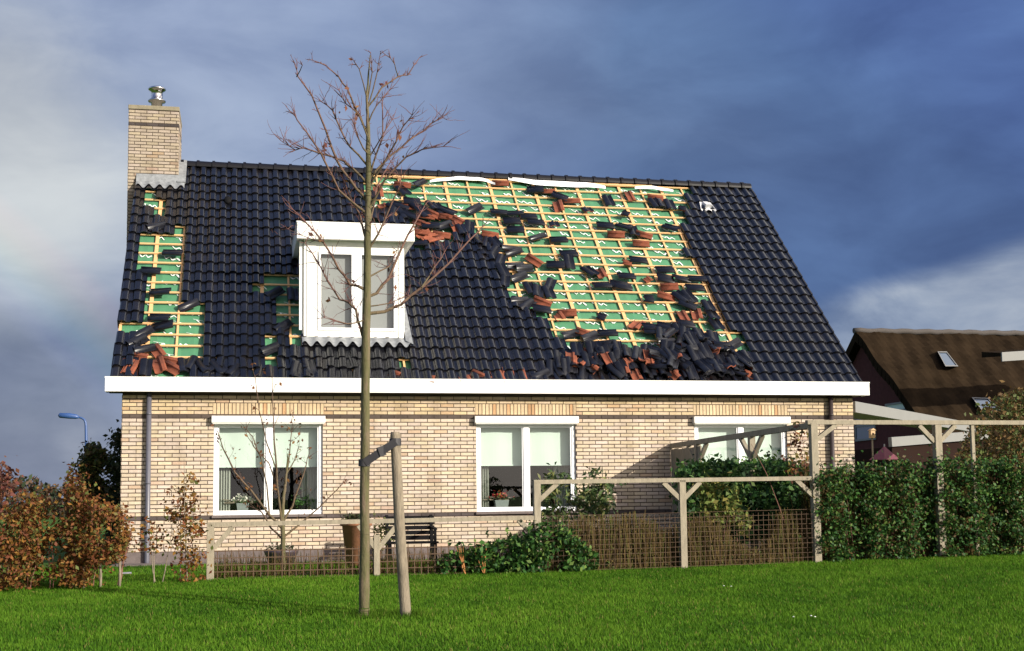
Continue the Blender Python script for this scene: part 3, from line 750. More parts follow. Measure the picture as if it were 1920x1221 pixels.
def build_chimney():
    ch = empty_part('chimney', house); X0, X1 = -2.115, -1.185; y0 = 4.12; y1 = 5.32; zt = at(290, 202, y0)[2]
    b = MB(); b.box((X0, y0, 6.0), (X1, y1, zt-.05), 1); b.box((X0, y0, -.2), (XL-.002, y1, 6.0), 1)
    rows = int((zt-.05-6.0)/.0625); zb = zt-.06-rows*.0625; zd = at(290, 237, y0)[2]; dr = int((zd-zb)/.0625)
    for O, U, Nn, w in (((X0, y0, zb), (1, 0, 0), (0, -1, 0), X1-X0), ((X1, y0, zb), (0, 1, 0), (1, 0, 0), y1-y0), ((X0, y1, zb), (0, -1, 0), (-1, 0, 0), y1-y0)):
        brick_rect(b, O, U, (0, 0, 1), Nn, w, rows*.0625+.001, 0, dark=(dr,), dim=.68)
    zb2 = zb-int((zb+.1)/.0625)*.0625
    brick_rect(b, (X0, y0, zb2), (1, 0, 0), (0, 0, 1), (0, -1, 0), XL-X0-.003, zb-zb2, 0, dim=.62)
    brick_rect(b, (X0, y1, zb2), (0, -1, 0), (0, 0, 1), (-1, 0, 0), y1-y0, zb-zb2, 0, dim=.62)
    part(b, 'stack', [M_brick, M_mortar], ch)
    b = MB(); b.box((X0-.015, y0-.02, zt-.05), (X1+.015, y1+.02, zt+.035)); part(b, 'capping', mat('mossy_capping', (.22, .19, .13), .9, noise=.3, nscale=9), ch, bevel=.01)
    P = at(294, 198, y0+.45); c = (P[0], y0+.45, P[2]-.02); R = .125
    b = MB(); b.lathe(c, [(R*.85, -.2), (R*.85, .07), (R*1.3, .085), (R*1.4, .105), (R*1.3, .125), (R*.90, .15), (R*.90, .29), (R*1.3, .325), (R*1.4, .345), (R*1.3, .365), (R*.85, .39), (0.0, .40)], 28); part(b, 'flue', M_steel, ch)
    # lead flashing: apron over the tiles and the strip up the side
    b = MB(); n = 60; xa, xb = roof_hit(256, 334, .06)[0], roof_hit(347, 334, .06)[0]
    sf = (y0-YE)/CA
    for i in range(n):
        u0, u1 = xa+(xb-xa)*i/n, xa+(xb-xa)*(i+1)/n
        w = lambda u: .062+.030*((.5+.5*math.cos(2*math.pi*(u-VL-.055)/TW)))
        lo = lambda u: -.19+.05*math.cos(2*math.pi*(u-VL-.055)/TW)
        b.quad([rp(u0, sf+lo(u0), w(u0)), rp(u1, sf+lo(u1), w(u1)), rp(u1, sf-.02, .075), rp(u0, sf-.02, .075)], smooth=True)
        b.quad([rp(u0, sf-.02, .075), rp(u1, sf-.02, .075), (u1, y0-.014, rp(0, sf)[2]+.2), (u0, y0-.014, rp(0, sf)[2]+.2)], smooth=False)
    q = []
    for nn in (.055, .10): q += [rp(X1-.01, sf-.03, nn), rp(X1+.15, sf-.03, nn), rp(X1+.15, RL, nn), rp(X1-.01, RL, nn)]
    b.hexa(q); part(b, 'lead_flashing', M_lead, ch)

def build_dormer():
    global DX0, DX1, DORM_STOP
    yd = rp(0, 1.05)[1]-.02
    d = empty_part('dormer', house)
    TL = at(570, 455, yd); BR = at(757, 636, yd); x0, x1 = TL[0], BR[0]; z1 = at(660, 452, yd)[2]; z0 = at(660, 633, yd)[2]
    DX0, DX1 = x0, x1
    fz0, fz1 = at(560, 447, yd-.18)[2], at(560, 417, yd-.18)[2]; fx0, fx1 = at(557, 430, yd-.18)[0], at(777, 435, yd-.18)[0]
    sback = (fz1-.03-ZE)/SA; yback = rp(0, sback)[1]+.15; DORM_STOP = sback+.02
    b = MB()  # cheeks, clad in white boards, running back into the roof
    for xa, xb in ((x0-.02, x0+.04), (x1-.04, x1+.02)):
        p = [(yd+.071, z0-.1), (yd+.071, fz0), (yback, fz0), ]
        b.hexa([(xa, p[0][0], p[0][1]), (xb, p[0][0], p[0][1]), (xb, yback, fz0-.02), (xa, yback, fz0-.02), (xa, p[1][0], p[1][1]), (xb, p[1][0], p[1][1]), (xb, yback, fz0+.01), (xa, yback, fz0+.01)])
    part(b, 'cheek', M_white, d)
    b = MB(); b.box((fx0, yd-.20, fz0), (fx1, yd-.175, fz1)); b.box((fx0, yd-.175, fz0), (fx0+.025, yback, fz1)); b.box((fx1-.025, yd-.175, fz0), (fx1, yback, fz1))
    b.box((fx0-.01, yd-.21, fz1-.0), (fx1+.01, yback, fz1+.02)); b.box((fx0+.025, yd-.175, fz0+.012), (fx1-.025, yback, fz0+.03)); part(b, 'dormer_fascia', M_white, d)
    # front: outer casing, frame, mullion
    def X(px): return at(px, 550, yd)[0]
    def Z(py): return at(660, py, yd)[2]
    b = MB(); yf, yb_ = yd, yd+.07
    lx, rx = X(602), X(738); m0, m1 = X(659), X(678); tz, bz = Z(478), Z(615)
    b.box((x0+.001, yf, z0), (lx-.05, yb_, z1)); b.box((rx+.05, yf, z0), (x1-.001, yb_, z1)); b.box((lx-.05, yf, tz+.05), (rx+.05, yb_, z1)); b.box((lx-.05, yf, z0), (rx+.05, yb_, bz-.05))
    b.box((x0+.0, yb_+.0, z0+.01), (x1, yb_+.0005+.001, z0+.012))
    part(b, 'dormer_casing', M_white, d)
    b = MB(); b.box((m0+.052, yf-.022, bz-.05), (m1-.052, yf+.05, tz+.05)); part(b, 'mullion', M_white2, d)
    # thin trim boards either side with a shadow gap
    for p0, p1 in (((x0-.075, yf+.02, z0+.12), (x0-.03, yf+.06, fz0)), ((x0+.05, yf-.012, z0+.02), (lx-.09, yf-.001, z1-.02)), ((rx+.09, yf-.012, z0-.02), (x1-.0, yf-.001, z1-.02))):
        b = MB(); b.box(p0, p1); part(b, 'trim_board', M_white, d)
    for a, c in ((lx-.05, m0+.05), (m1-.05, rx+.05)):
        w = empty_part_d = MB(); t = .05
        w.box((a, yf-.018, bz-.05), (a+t, yf+.04, tz+.05)); w.box((c-t, yf-.018, bz-.05), (c, yf+.04, tz+.05)); w.box((a+t, yf-.018, bz-.05), (c-t, yf+.04, bz)); w.box((a+t, yf-.018, tz), (c-t, yf+.04, tz+.05))
        part(w, 'dormer_sash', M_white2, d, bevel=.004)
        w = MB(); w.quad([(a+t, yf+.012, bz), (c-t, yf+.012, bz), (c-t, yf+.012, tz), (a+t, yf+.012, tz)]); part(w, 'dormer_pane', M_glass, d)
        w = MB(); w.box((a+t-.03, yf+.10, bz-.03), (c-t+.03, yf+.105, tz+.03)); part(w, 'dormer_blind', M_greyb, d)
    # grey lead apron with waves
    b = MB(); n = 90; xa, xb = x0-.03, x1+.09; s1 = 1.03; zz0 = z0
    for i in range(n):
        u0, u1 = xa+(xb-xa)*i/n, xa+(xb-xa)*(i+1)/n
        w = lambda u: .068+.036*((.5+.5*math.cos(2*math.pi*(u-VL-.055)/TW))); lo = lambda u: -.20+.05*math.cos(2*math.pi*(u-VL-.055)/TW)
        b.quad([rp(u0, s1+lo(u0), w(u0)), rp(u1, s1+lo(u1), w(u1)), (u1, yd-.006, zz0+.004), (u0, yd-.006, zz0+.004)], smooth=True)
    q = []
    for nn in (.05, .085): q += [rp(x1+.021, .95, nn), rp(x1+.14, .85, nn), rp(x1+.06, DORM_STOP-.2, nn), rp(x1+.021, DORM_STOP-.2, nn)]
    b.hexa(q); part(b, 'dormer_flashing', M_lead, d)

# ------------------------------------------------------------------ loose tiles
LOOSE = [ # px, py, angle (0 = along the slope, 90 = across), kind
 (755,346,85,'r'),(787,343,-50,'d'),(756,358,30,'d'),(709,359,5,'r'),(703,367,0,'d'),(714,380,10,'rb'),(773,378,85,'d'),(768,387,80,'r'),(785,389,40,'d'),(793,398,25,'d'),(752,386,70,'d'),
 (757,401,20,'d'),(738,402,-10,'d'),(705,402,0,'d'),(725,397,-25,'d'),(741,390,50,'d'),(770,404,60,'d'),(812,386,15,'d'),(823,392,30,'d'),(840,396,60,'d'),(831,399,60,'rb'),(800,405,80,'r'),(814,402,60,'r'),(841,406,80,'r'),
 (856,411,40,'r'),(853,424,10,'r'),(789,418,50,'r'),(787,434,85,'r'),(808,423,88,'d'),(832,423,-62,'d'),(813,446,-62,'r'),(829,440,80,'r'),(798,440,-50,'r'),(786,456,80,'d'),(866,431,4,'d'),(880,427,-4,'d'),
 (920,439,85,'r'),(898,452,14,'d'),(912,455,-12,'d'),(929,456,20,'d'),(925,474,-30,'d'),(938,489,-20,'d'),(905,470,10,'d'),(943,508,20,'d'),(946,528,-14,'d'),(890,392,-58,'d'),
 (939,343,88,'r'),(1004,356,80,'d'),(1026,358,88,'r'),(1050,369,70,'d'),(1073,376,88,'r'),(1047,386,4,'r'),(1098,391,14,'db'),(1141,377,12,'d'),(1165,399,60,'db'),(936,398,85,'d'),(966,400,88,'d'),(991,406,85,'d'),
 (960,415,85,'d'),(1005,417,88,'d'),(1036,416,10,'db'),(967,431,88,'d'),(1008,445,-70,'d'),(1048,450,88,'d'),(1135,423,88,'d'),(1156,439,86,'r'),(1171,425,50,'d'),(963,473,-76,'d'),(956,466,-80,'d'),
 (1001,488,48,'r'),(1067,476,88,'d'),(1042,497,80,'d'),(1067,492,4,'d'),(983,504,-76,'d'),(973,520,-68,'d'),(966,499,-80,'d'),(994,541,8,'d'),(1008,546,-6,'d'),(1031,534,-24,'d'),(1029,549,2,'d'),(974,565,-76,'d'),(988,572,-50,'d'),
 (1017,567,66,'r'),(1016,580,88,'d'),(1064,586,86,'r'),(1044,587,20,'rb'),(1106,509,30,'d'),(1126,511,2,'r'),(1129,535,88,'d'),(1161,535,86,'d'),(1169,491,80,'rb'),(1119,592,60,'db'),(1070,627,-62,'d'),(1098,624,70,'r'),(1106,632,-56,'d'),
 (1140,625,88,'d'),(1181,367,6,'r'),(1230,371,86,'r'),(1228,381,8,'d'),(1242,383,-4,'d'),(1256,384,6,'d'),(1271,389,70,'db'),(1187,433,-2,'d'),(1208,440,70,'r'),(1203,456,86,'r'),(1258,427,50,'d'),(1197,488,86,'d'),
 (1247,506,88,'d'),(1248,523,88,'d'),(1278,523,88,'d'),(1308,523,84,'d'),(1303,540,86,'d'),(1207,518,30,'rb'),(1175,518,84,'d'),(1169,537,84,'d'),(1256,537,86,'r'),(1250,555,80,'r'),(1277,557,34,'d'),(1292,557,20,'d'),(1209,560,80,'db'),
 (1281,592,0,'r'),(1306,588,-4,'r'),(1328,574,6,'d'),(1335,590,4,'d'),(1343,609,4,'d'),(1194,608,-44,'r'),(1222,614,88,'d'),(1224,622,86,'d'),(1286,608,88,'d'),(1250,613,70,'d'),(1374,648,-64,'d'),(1344,652,84,'d'),(1290,572,60,'d'),
 # left stripped strip and the heap in its foot
 (293,425,-62,'d'),(324,474,86,'d'),(283,508,88,'d'),(301,547,88,'d'),(354,573,-72,'d'),(299,596,86,'d'),(306,611,88,'d'),(268,625,-60,'d'),(271,655,-66,'d'),(294,657,28,'r'),(256,668,72,'r'),(234,686,-22,'r'),(244,688,-20,'r'),
 (298,684,18,'r'),(321,689,48,'r'),(315,676,70,'r'),(273,690,0,'d'),(346,686,14,'d'),(362,682,-18,'d'),(383,687,30,'d'),(258,640,-50,'d'),
 (515,550,-50,'d'),(549,553,0,'d'),(531,612,-44,'d'),(507,655,-56,'d'),
 (868,703,10,'rb'),(901,705,60,'r'),(932,702,8,'r'),(954,702,-4,'r'),(975,703,6,'r'),(796,709,80,'rb'),(1041,680,-66,'d'),(1014,704,-66,'d'),(731,697,50,'rb'),(412,690,24,'d'),(440,695,-20,'d'),(580,690,12,'d'),(556,694,-14,'d'),
]
PILE = [(1075,655),(1110,640),(1150,648),(1185,662),(1225,650),(1240,622),(1290,618),(1335,630),(1375,655),(1402,668),(1412,712),(1012,712),(1036,690),(1050,668)]
ORD = 'first second third fourth fifth sixth seventh eighth ninth tenth eleventh twelfth thirteenth fourteenth fifteenth sixteenth seventeenth eighteenth nineteenth twentieth'.split()
def loose_tiles():
    protos = {}
    rr = random.Random(11)
    def mk(kind, v):
        b = MB(); cut = None
        if 'b' in kind:
            k = rr.uniform(.35, .55); sl_ = rr.uniform(-.3, .3); cut = (lambda t: .0, lambda t: k+sl_*(t-.5)+.05*math.sin(t*17))
        dark = kind[0] == 'd'
        fl = -1 if not dark else 1
        def fr(u, l, h):
            return np.array([(u-.10), l-.17, fl*(h-.018)+.0])
        tile_geo(b, fr, L=.35, mi=0, mi2=1, col=(1, 1, 1), closed=True, cut=cut, lipm=0 if kind == 'd' else 1, th=.014)
        me = b.build('loose_tile', [M_glaze, M_terra]); o = me
        COL.objects.unlink(o); return o.data
    for kind in ('d', 'r', 'db', 'rb'): protos[kind] = [mk(kind, i) for i in range(3)]
    items = []
    for px, py, a, k in LOOSE: items.append([px, py, a+rr.uniform(-5, 5), k, rr.uniform(.028, .05), (rr.gauss(0, 6), rr.gauss(0, 6)), False])
    n = 0; tries = 0; placed = []
    while n < 128 and tries < 9000:
        tries += 1; px = rr.uniform(1005, 1420); py = rr.uniform(615, 700)
        if not inpoly(px, py, PILE): continue
        if any((px-q[0])**2+((py-q[1])*1.5)**2 < 7.5**2 for q in placed): continue
        placed.append((px, py))
        h = min(1., (py-622)/80.); n0 = .05+(.35 if py > 688 else 1.)*rr.uniform(0, .05+.15*max(h, 0)*math.sin(math.pi*min(max((px-1000)/420, .05), .95)))
        k = rr.random(); kind = 'd' if k < .76 else ('r' if k < .87 else ('db' if k < .92 else 'rb'))
        a = rr.gauss(6, 17) if rr.random() < .72 else rr.uniform(-90, 90)
        items.append([px, py, a, kind, n0, (rr.gauss(0, 12), rr.gauss(0, 13)), True]); n += 1
    basis = Matrix(((1, 0, 0), (0, CA, -SA), (0, SA, CA))).to_4x4()
    rows = {}
    objs = []
    for it in items:
        px, py, a, k, n0, (tx, ty), pile = it
        X, s = roof_hit(px, py, n0); P = rp(X, s, n0)
        o = bpy.data.objects.new('loose_pantile', rr.choice(protos[k])); COL.objects.link(o)
        Mx = Matrix.Translation(P) @ basis @ Matrix.Rotation(math.radians(a), 4, 'Z') @ Matrix.Rotation(math.radians(tx), 4, 'X') @ Matrix.Rotation(math.radians(ty), 4, 'Y')
        o.matrix_world = Mx; o['category'] = 'roof tile'; o['kind'] = 'thing'
        objs.append((o, X, s, it))
    for o, X, s, it in objs:
        px, py, a, k, n0, _, pile = it
        kindw = {'d': 'black roof tile', 'r': 'overturned orange tile', 'db': 'broken black tile', 'rb': 'broken orange tile'}[k]
        if pile:
            third = 'left' if px < 1150 else ('middle' if px < 1280 else 'right')
            up = 'upper' if py < 668 else 'lower'
            o['label'] = f'{kindw} jumbled in the {up} {third} part of the big heap above the gutter'
            o['group'] = f'tiles in the {up} {third} part of the big heap'
            if k in ('r', 'rb', 'db'): o['group'] = f'{kindw} pieces in the {up} {third} part of the big heap'
        else:
            row = max(1, int(round((6.61+.15-s)/G))+1)
            zone = 'left gap' if px < 420 else ('gap beside dormer' if px < 600 else ('heap above dormer' if px < 960 and py < 470 else ('gutter edge' if py > 690 else 'main gap')))
            lie = 'upright' if abs(a) < 35 else ('sideways' if abs(a) > 65 else ('tilted right' if a < 0 else 'tilted left'))
            rows.setdefault((zone, row), []).append((X, o, kindw, lie)); o['group'] = 'roof tiles blown loose on the battens'
    for (zone, row), l in rows.items():
        l.sort(key=lambda t: t[0])
        for i, (X, o, kw, lie) in enumerate(l):
            rw = ORD[row-1] if row <= 20 else 'lowest'
            o['label'] = f'{kw} {lie}, {ORD[i]} from left, {rw} row below ridge, {zone}' if len(l) > 1 else f'{kw} {lie}, alone in {rw} row below ridge, {zone}'

# ------------------------------------------------------------------ trees
def twig_tree(e, trunk, branches, Y, leafpal, nleaf, twigseed, tw=.004, trunkcol=None, branchcol=(.15, .085, .055), dens=1., spread=.5, lsize=.055):
    rr = random.Random(twigseed)
    S = F/np.linalg.norm(at(trunk[0][0], trunk[0][1], Y)-CAM)
    b = MB(); pts = [at(x, y, Y) for x, y, r in trunk]; rad = [r/S for x, y, r in trunk]
    # resample trunk for bark colour variation
    P = []; R_ = []
    for i in range(len(pts)-1):
        for t in np.linspace(0, 1, 8)[:-1]:
            P.append(pts[i]*(1-t)+pts[i+1]*t+np.array([rr.gauss(0, .0015), rr.gauss(0, .0015), 0])); R_.append((rad[i]*(1-t)+rad[i+1]*t)*(1+rr.gauss(0, .025)))
    P.append(pts[-1]); R_.append(rad[-1])
    for i in range(len(P)-1):
        c = np.array(trunkcol or (.13, .125, .055))*rr.uniform(.8, 1.2)
        if rr.random() < .3: c = np.array((.20, .145, .085))*rr.uniform(.8, 1.2)
        b.tube([P[i], P[i+1]], [R_[i], R_[i+1]], 10, col=tuple(c), cap=(i == len(P)-2))
    part(b, 'trunk', M_trunk, e)
    b = MB(); tips = []
    def grow(p, d, L, r, lvl):
        n = 4; q = [p]; dd = d.copy()
        for i in range(n):
            dd = dd+np.array([rr.gauss(0, .12), rr.gauss(0, .12), rr.gauss(.03, .12)]); dd /= np.linalg.norm(dd); q.append(q[-1]+dd*L/n)
        b.tube(q, list(np.linspace(r, r*.4, n+1)), 4, col=branchcol, cap=False); tips.append(q[-1]); tips.append(q[2])
        if lvl > 0:
            for k in range(2):
                j = rr.randint(1, n); nd = dd+np.array([rr.gauss(0, .5), rr.gauss(0, .5), rr.gauss(.1, .4)]); nd /= np.linalg.norm(nd); grow(q[j], nd, L*.5, r*.6, lvl-1)
    for br in branches:
        y0 = Y; dy = rr.uniform(-spread, spread); m = len(br); q = []
        for i, (x, y, r) in enumerate(br): q.append(at(x, y, Y+dy*(i/(m-1))))
        # subdivide for a natural bend
        Q = []; RR = []
        for i in range(m-1):
            for t in (0, .5): Q.append(q[i]*(1-t)+q[i+1]*t+np.array([rr.gauss(0, .004), rr.gauss(0, .012), rr.gauss(0, .004)])); RR.append(.82*(br[i][2]*(1-t)+br[i+1][2]*t)/S)
        Q.append(q[-1]); RR.append(.82*br[-1][2]/S)
        k0 = np.array((.10, .075, .04)); k1 = np.array(branchcol)
        for i in range(len(Q)-1):
            t = i/(len(Q)-1); b.tube([Q[i], Q[i+1]], [RR[i], RR[i+1]], 6, col=tuple(k0*(1-t)+k1*t), cap=False)
        tips.append(Q[-1])
        for i in range(2, len(Q)):
            for _ in range(3):
                if rr.random() > .45*dens: continue
                d = Q[i]-Q[i-1]; d /= np.linalg.norm(d); s = d+np.array([rr.gauss(0, .7), rr.gauss(0, .7), rr.gauss(.25, .5)]); s /= np.linalg.norm(s)
                grow(Q[i], s, rr.uniform(.08, .28)*(.35 if br[-1][1] < 150 else .85), tw, 1 if rr.random() < .5 else 0)
    part(b, 'branches', M_bark, e)
    rr.shuffle(tips); T = []
    for t in tips[:nleaf]:
        for _ in range(rr.choice((1, 1, 2, 3))): T.append(t+np.array([rr.gauss(0, .03), rr.gauss(0, .03), rr.gauss(-.02, .03)]))
    leaves('foliage', T, lsize, leafpal, M_leaf, e, aspect=.6, hang=1.)

def build_trees():
    Y = TREE_BASE[1]
    e = empty('young_tree', TREE_BASE, 'tall slender almost leafless tree on the lawn in front of the dormer', 'tree')
    trunk = [(683, 1162, 11.2), (683, 1140, 9.6), (684, 900, 8.8), (686, 640, 7.8), (690, 420, 6.4), (691, 330, 5.6), (690, 240, 3.8), (688, 180, 2.3), (694, 104, .9)]
    B = [
     [(688,400,3),(670,386,3),(634,356,2.6),(611,303,2.3),(592,272,2),(558,225,1.5),(550,214,1)], [(690,380,3.4),(681,367,3.2),(656,339,3),(631,303,2.8),(611,244,2.4),(584,180,2),(558,144,1.5),(553,119,.9)], [(558,144,1.4),(567,122,.8)],
     [(690,345,3),(662,318,2.4),(645,303,2.3),(600,286,2),(570,278,1.6),(553,282,1.2),(531,267,.8)], [(690,250,2.6),(684,236,2.4),(667,203,2.2),(650,166,2),(634,144,1.6),(611,122,1.2),(586,113,.8)],
     [(690,310,2.6),(656,275,2.2),(639,244,2),(623,208,1.5),(603,191,1)], [(690,200,2.2),(717,164,2),(745,145,1.7),(765,138,1.4),(787,108,.8)], [(690,340,3),(706,317,2.6),(723,300,2.4),(751,278,2.2),(779,253,2),(809,233,1.6),(829,219,.9)],
     [(692,350,2.6),(717,311,2.2),(742,267,1.9),(756,236,1.5),(773,216,.9)], [(692,390,2.8),(720,339,2.2),(762,294,1.8),(792,281,1.4),(831,275,.9)], [(691,330,2.4),(705,290,2),(717,258,1.8),(717,191,1.1)],
     [(689,186,1.8),(698,136,1.3),(695,100,.8)], [(690,200,1.8),(706,136,1.2),(713,102,.8)], [(690,190,1.8),(673,127,1.2),(664,115,.8)], [(745,145,1.3),(740,120,1),(723,103,.7)], [(690,260,2),(672,215,1.6),(648,195,1.2),(636,170,.8)],
     [(686,588,4.6),(722,584,4.2),(751,571,3.4),(790,540,3),(840,495,2.4),(880,450,2),(905,425,1.2)], [(790,540,2),(815,500,1.5),(835,470,.9)], [(688,556,4.2),(706,550,3.8),(729,523,3.2),(751,467,2.6),(778,417,2),(800,380,1)],
     [(685,640,3.6),(676,620,3.2),(667,582,2.8),(655,568,2.6),(638,560,2.4),(614,527,2),(599,494,1.6),(572,456,1)], [(687,545,3.8),(672,537,3.4),(658,534,3),(636,505,2.7),(607,456,2.3),(574,417,1.8),(550,394,1.2)], [(607,456,1.6),(590,450,1.2),(540,430,.7)],
     [(689,455,3.2),(681,430,2.8),(676,403,2.4),(655,365,2),(640,330,1.3)], [(690,470,3),(708,440,2.4),(722,410,2),(745,360,1.4),(752,330,.8)], [(686,600,2),(650,608,1.5),(609,596,.8)], [(690,430,2.6),(700,390,2.2),(706,350,1.8),(735,300,1)],
     [(690,290,2),(672,262,1.7),(660,225,1)], [(691,300,2),(712,265,1.5),(735,225,.9)], [(690,230,1.8),(705,200,1.3),(730,170,.8)], [(690,520,2.2),(730,500,1.6),(745,470,1)], [(686,575,1.8),(728,570,1.4),(765,555,.8)]]
    twig_tree(e, trunk, B, Y, [(.10, .04, .025), (.16, .06, .03), (.14, .04, .03), (.20, .10, .04)], 46, 5, trunkcol=(.125, .12, .05), branchcol=(.14, .062, .055), dens=2.7)
    # stake and tie
    b = MB(); A = STAKE_BASE; T = at(741, 810, A[1]-.02); e = empty('tree_stake', A, 'round weathered wooden stake leaning beside the young tree', 'stake')
    b.tube([A-np.array([0, 0, .15]), A, A*.5+T*.5+np.array([-.01, 0, 0]), T-np.array([0, 0, .03]), T], [.055, .054, .052, .049, .042], 14); part(b, 'post', M_stake, e)
    b = MB()
    for p in ((728, 870, 8), (742, 920, 5)):
        pass
    p0 = at(741, 829, A[1]-.02); p1 = at(683, 868, Y); d = (p1-p0)/np.linalg.norm(p1-p0)
    ring = lambda c, r, h: [c+np.array([r*math.cos(t), r*math.sin(t), h]) for t in np.linspace(0, 2*math.pi, 17)]
    for c, r in ((p0, .058), (p1, .057)):
        q0 = ring(c, r, -.035); q1 = ring(c, r, .035)
        for i in range(16): b.quad([q0[i], q0[i+1], q1[i+1], q1[i]], smooth=True)
    b.beam(p0+np.array([0, -.055, .0]), p1+np.array([0, -.055, .0]), .012, .075); b.beam(p0+np.array([0, .05, .0]), p1+np.array([0, .05, .0]), .012, .07)
    m = p0*.55+p1*.45; b.beam(m+np.array([.03, -.0, .01]), m+np.array([-.03, 0, -.01]), .13, .095)
    o = b.build('tree_tie', M_strap); tag(o, 'wide black rubber strap tying the young tree to its stake', 'strap')
    # small bare tree in the bed before the left window
    Y2 = -3.2; base = at(531, 1042, Y2); base[2] = float(ground_z(base[0], Y2)); e = empty('bare_shrub_tree', base, 'small bare fan shaped tree in front of the leftmost window', 'tree')
    bx, by = proj(base)
    trunk = [(bx, by+2, 4.5), (531, 1010, 4.2), (529, 975, 3.8), (532, 930, 3), (537, 890, 2.2), (540, 850, 1)]
    B = [[(529,990,3.2),(505,965,2.8),(470,920,2.4),(440,885,2),(418,840,1.5),(408,808,.8)], [(529,985,3),(522,930,2.6),(518,880,2.2),(514,830,1.8),(512,770,1.2),(510,705,.7)], [(530,980,2.8),(548,950,2.3),(562,910,1.8),(575,870,1.2),(580,850,.7)],
      [(529,1010,2.4),(508,990,2),(490,960,1.6),(470,950,.8)], [(531,1008,2.6),(560,985,2.1),(600,950,1.6),(630,920,1.2),(645,905,.7)], [(505,965,2),(500,910,1.7),(490,860,1.4),(474,820,1),(462,805,.7)], [(518,880,1.8),(500,830,1.4),(486,770,1.1),(478,705,.7)], [(532,930,2),(540,870,1.6),(545,830,1.2),(548,795,.7)], [(522,920,1.8),(505,870,1.4),(482,845,1),(465,820,.7)], [(537,890,1.6),(552,865,1.2),(560,838,.7)]]
    twig_tree(e, trunk, B, Y2, [(.16, .065, .025), (.12, .05, .025), (.20, .10, .03)], 110, 9, tw=.0035, trunkcol=(.13, .10, .05), branchcol=(.10, .055, .04), spread=.35, dens=1.3, lsize=.05)

# ------------------------------------------------------------------ fences
FY = -4.8
def gzf(x, y=FY): return float(ground_z(x, y))
def post_to(b_, px, pytop, w=.09, Y=FY, h=None):
    P = at(px, pytop, Y); g = gzf(P[0], Y); b_.box((P[0]-w/2, Y-w/2, g-.15), (P[0]+w/2, Y+w/2, P[2])); return P
def wire_panel(b, x0, x1, z1, Y, dx=.10, dz=.10, r=.0028, jit=0., rr=random.Random(2)):
    n = int((x1-x0)/dx)
    for i in range(n+1):
        x = x0+i*dx; g = gzf(x, Y); j = rr.gauss(0, jit); b.beam((x, Y, g), (x+j, Y, z1+rr.uniform(-.0, .03)), 2*r, 2*r, up=(0, 1, 0))
    m = int((z1-gzf((x0+x1)/2, Y))/dz)
    for k in range(m+1):
        z = k*dz+.02; b.beam((x0, Y-.006, gzf(x0, Y)+z), (x1, Y-.006, gzf(x1, Y)+z), 2*r, 2*r)
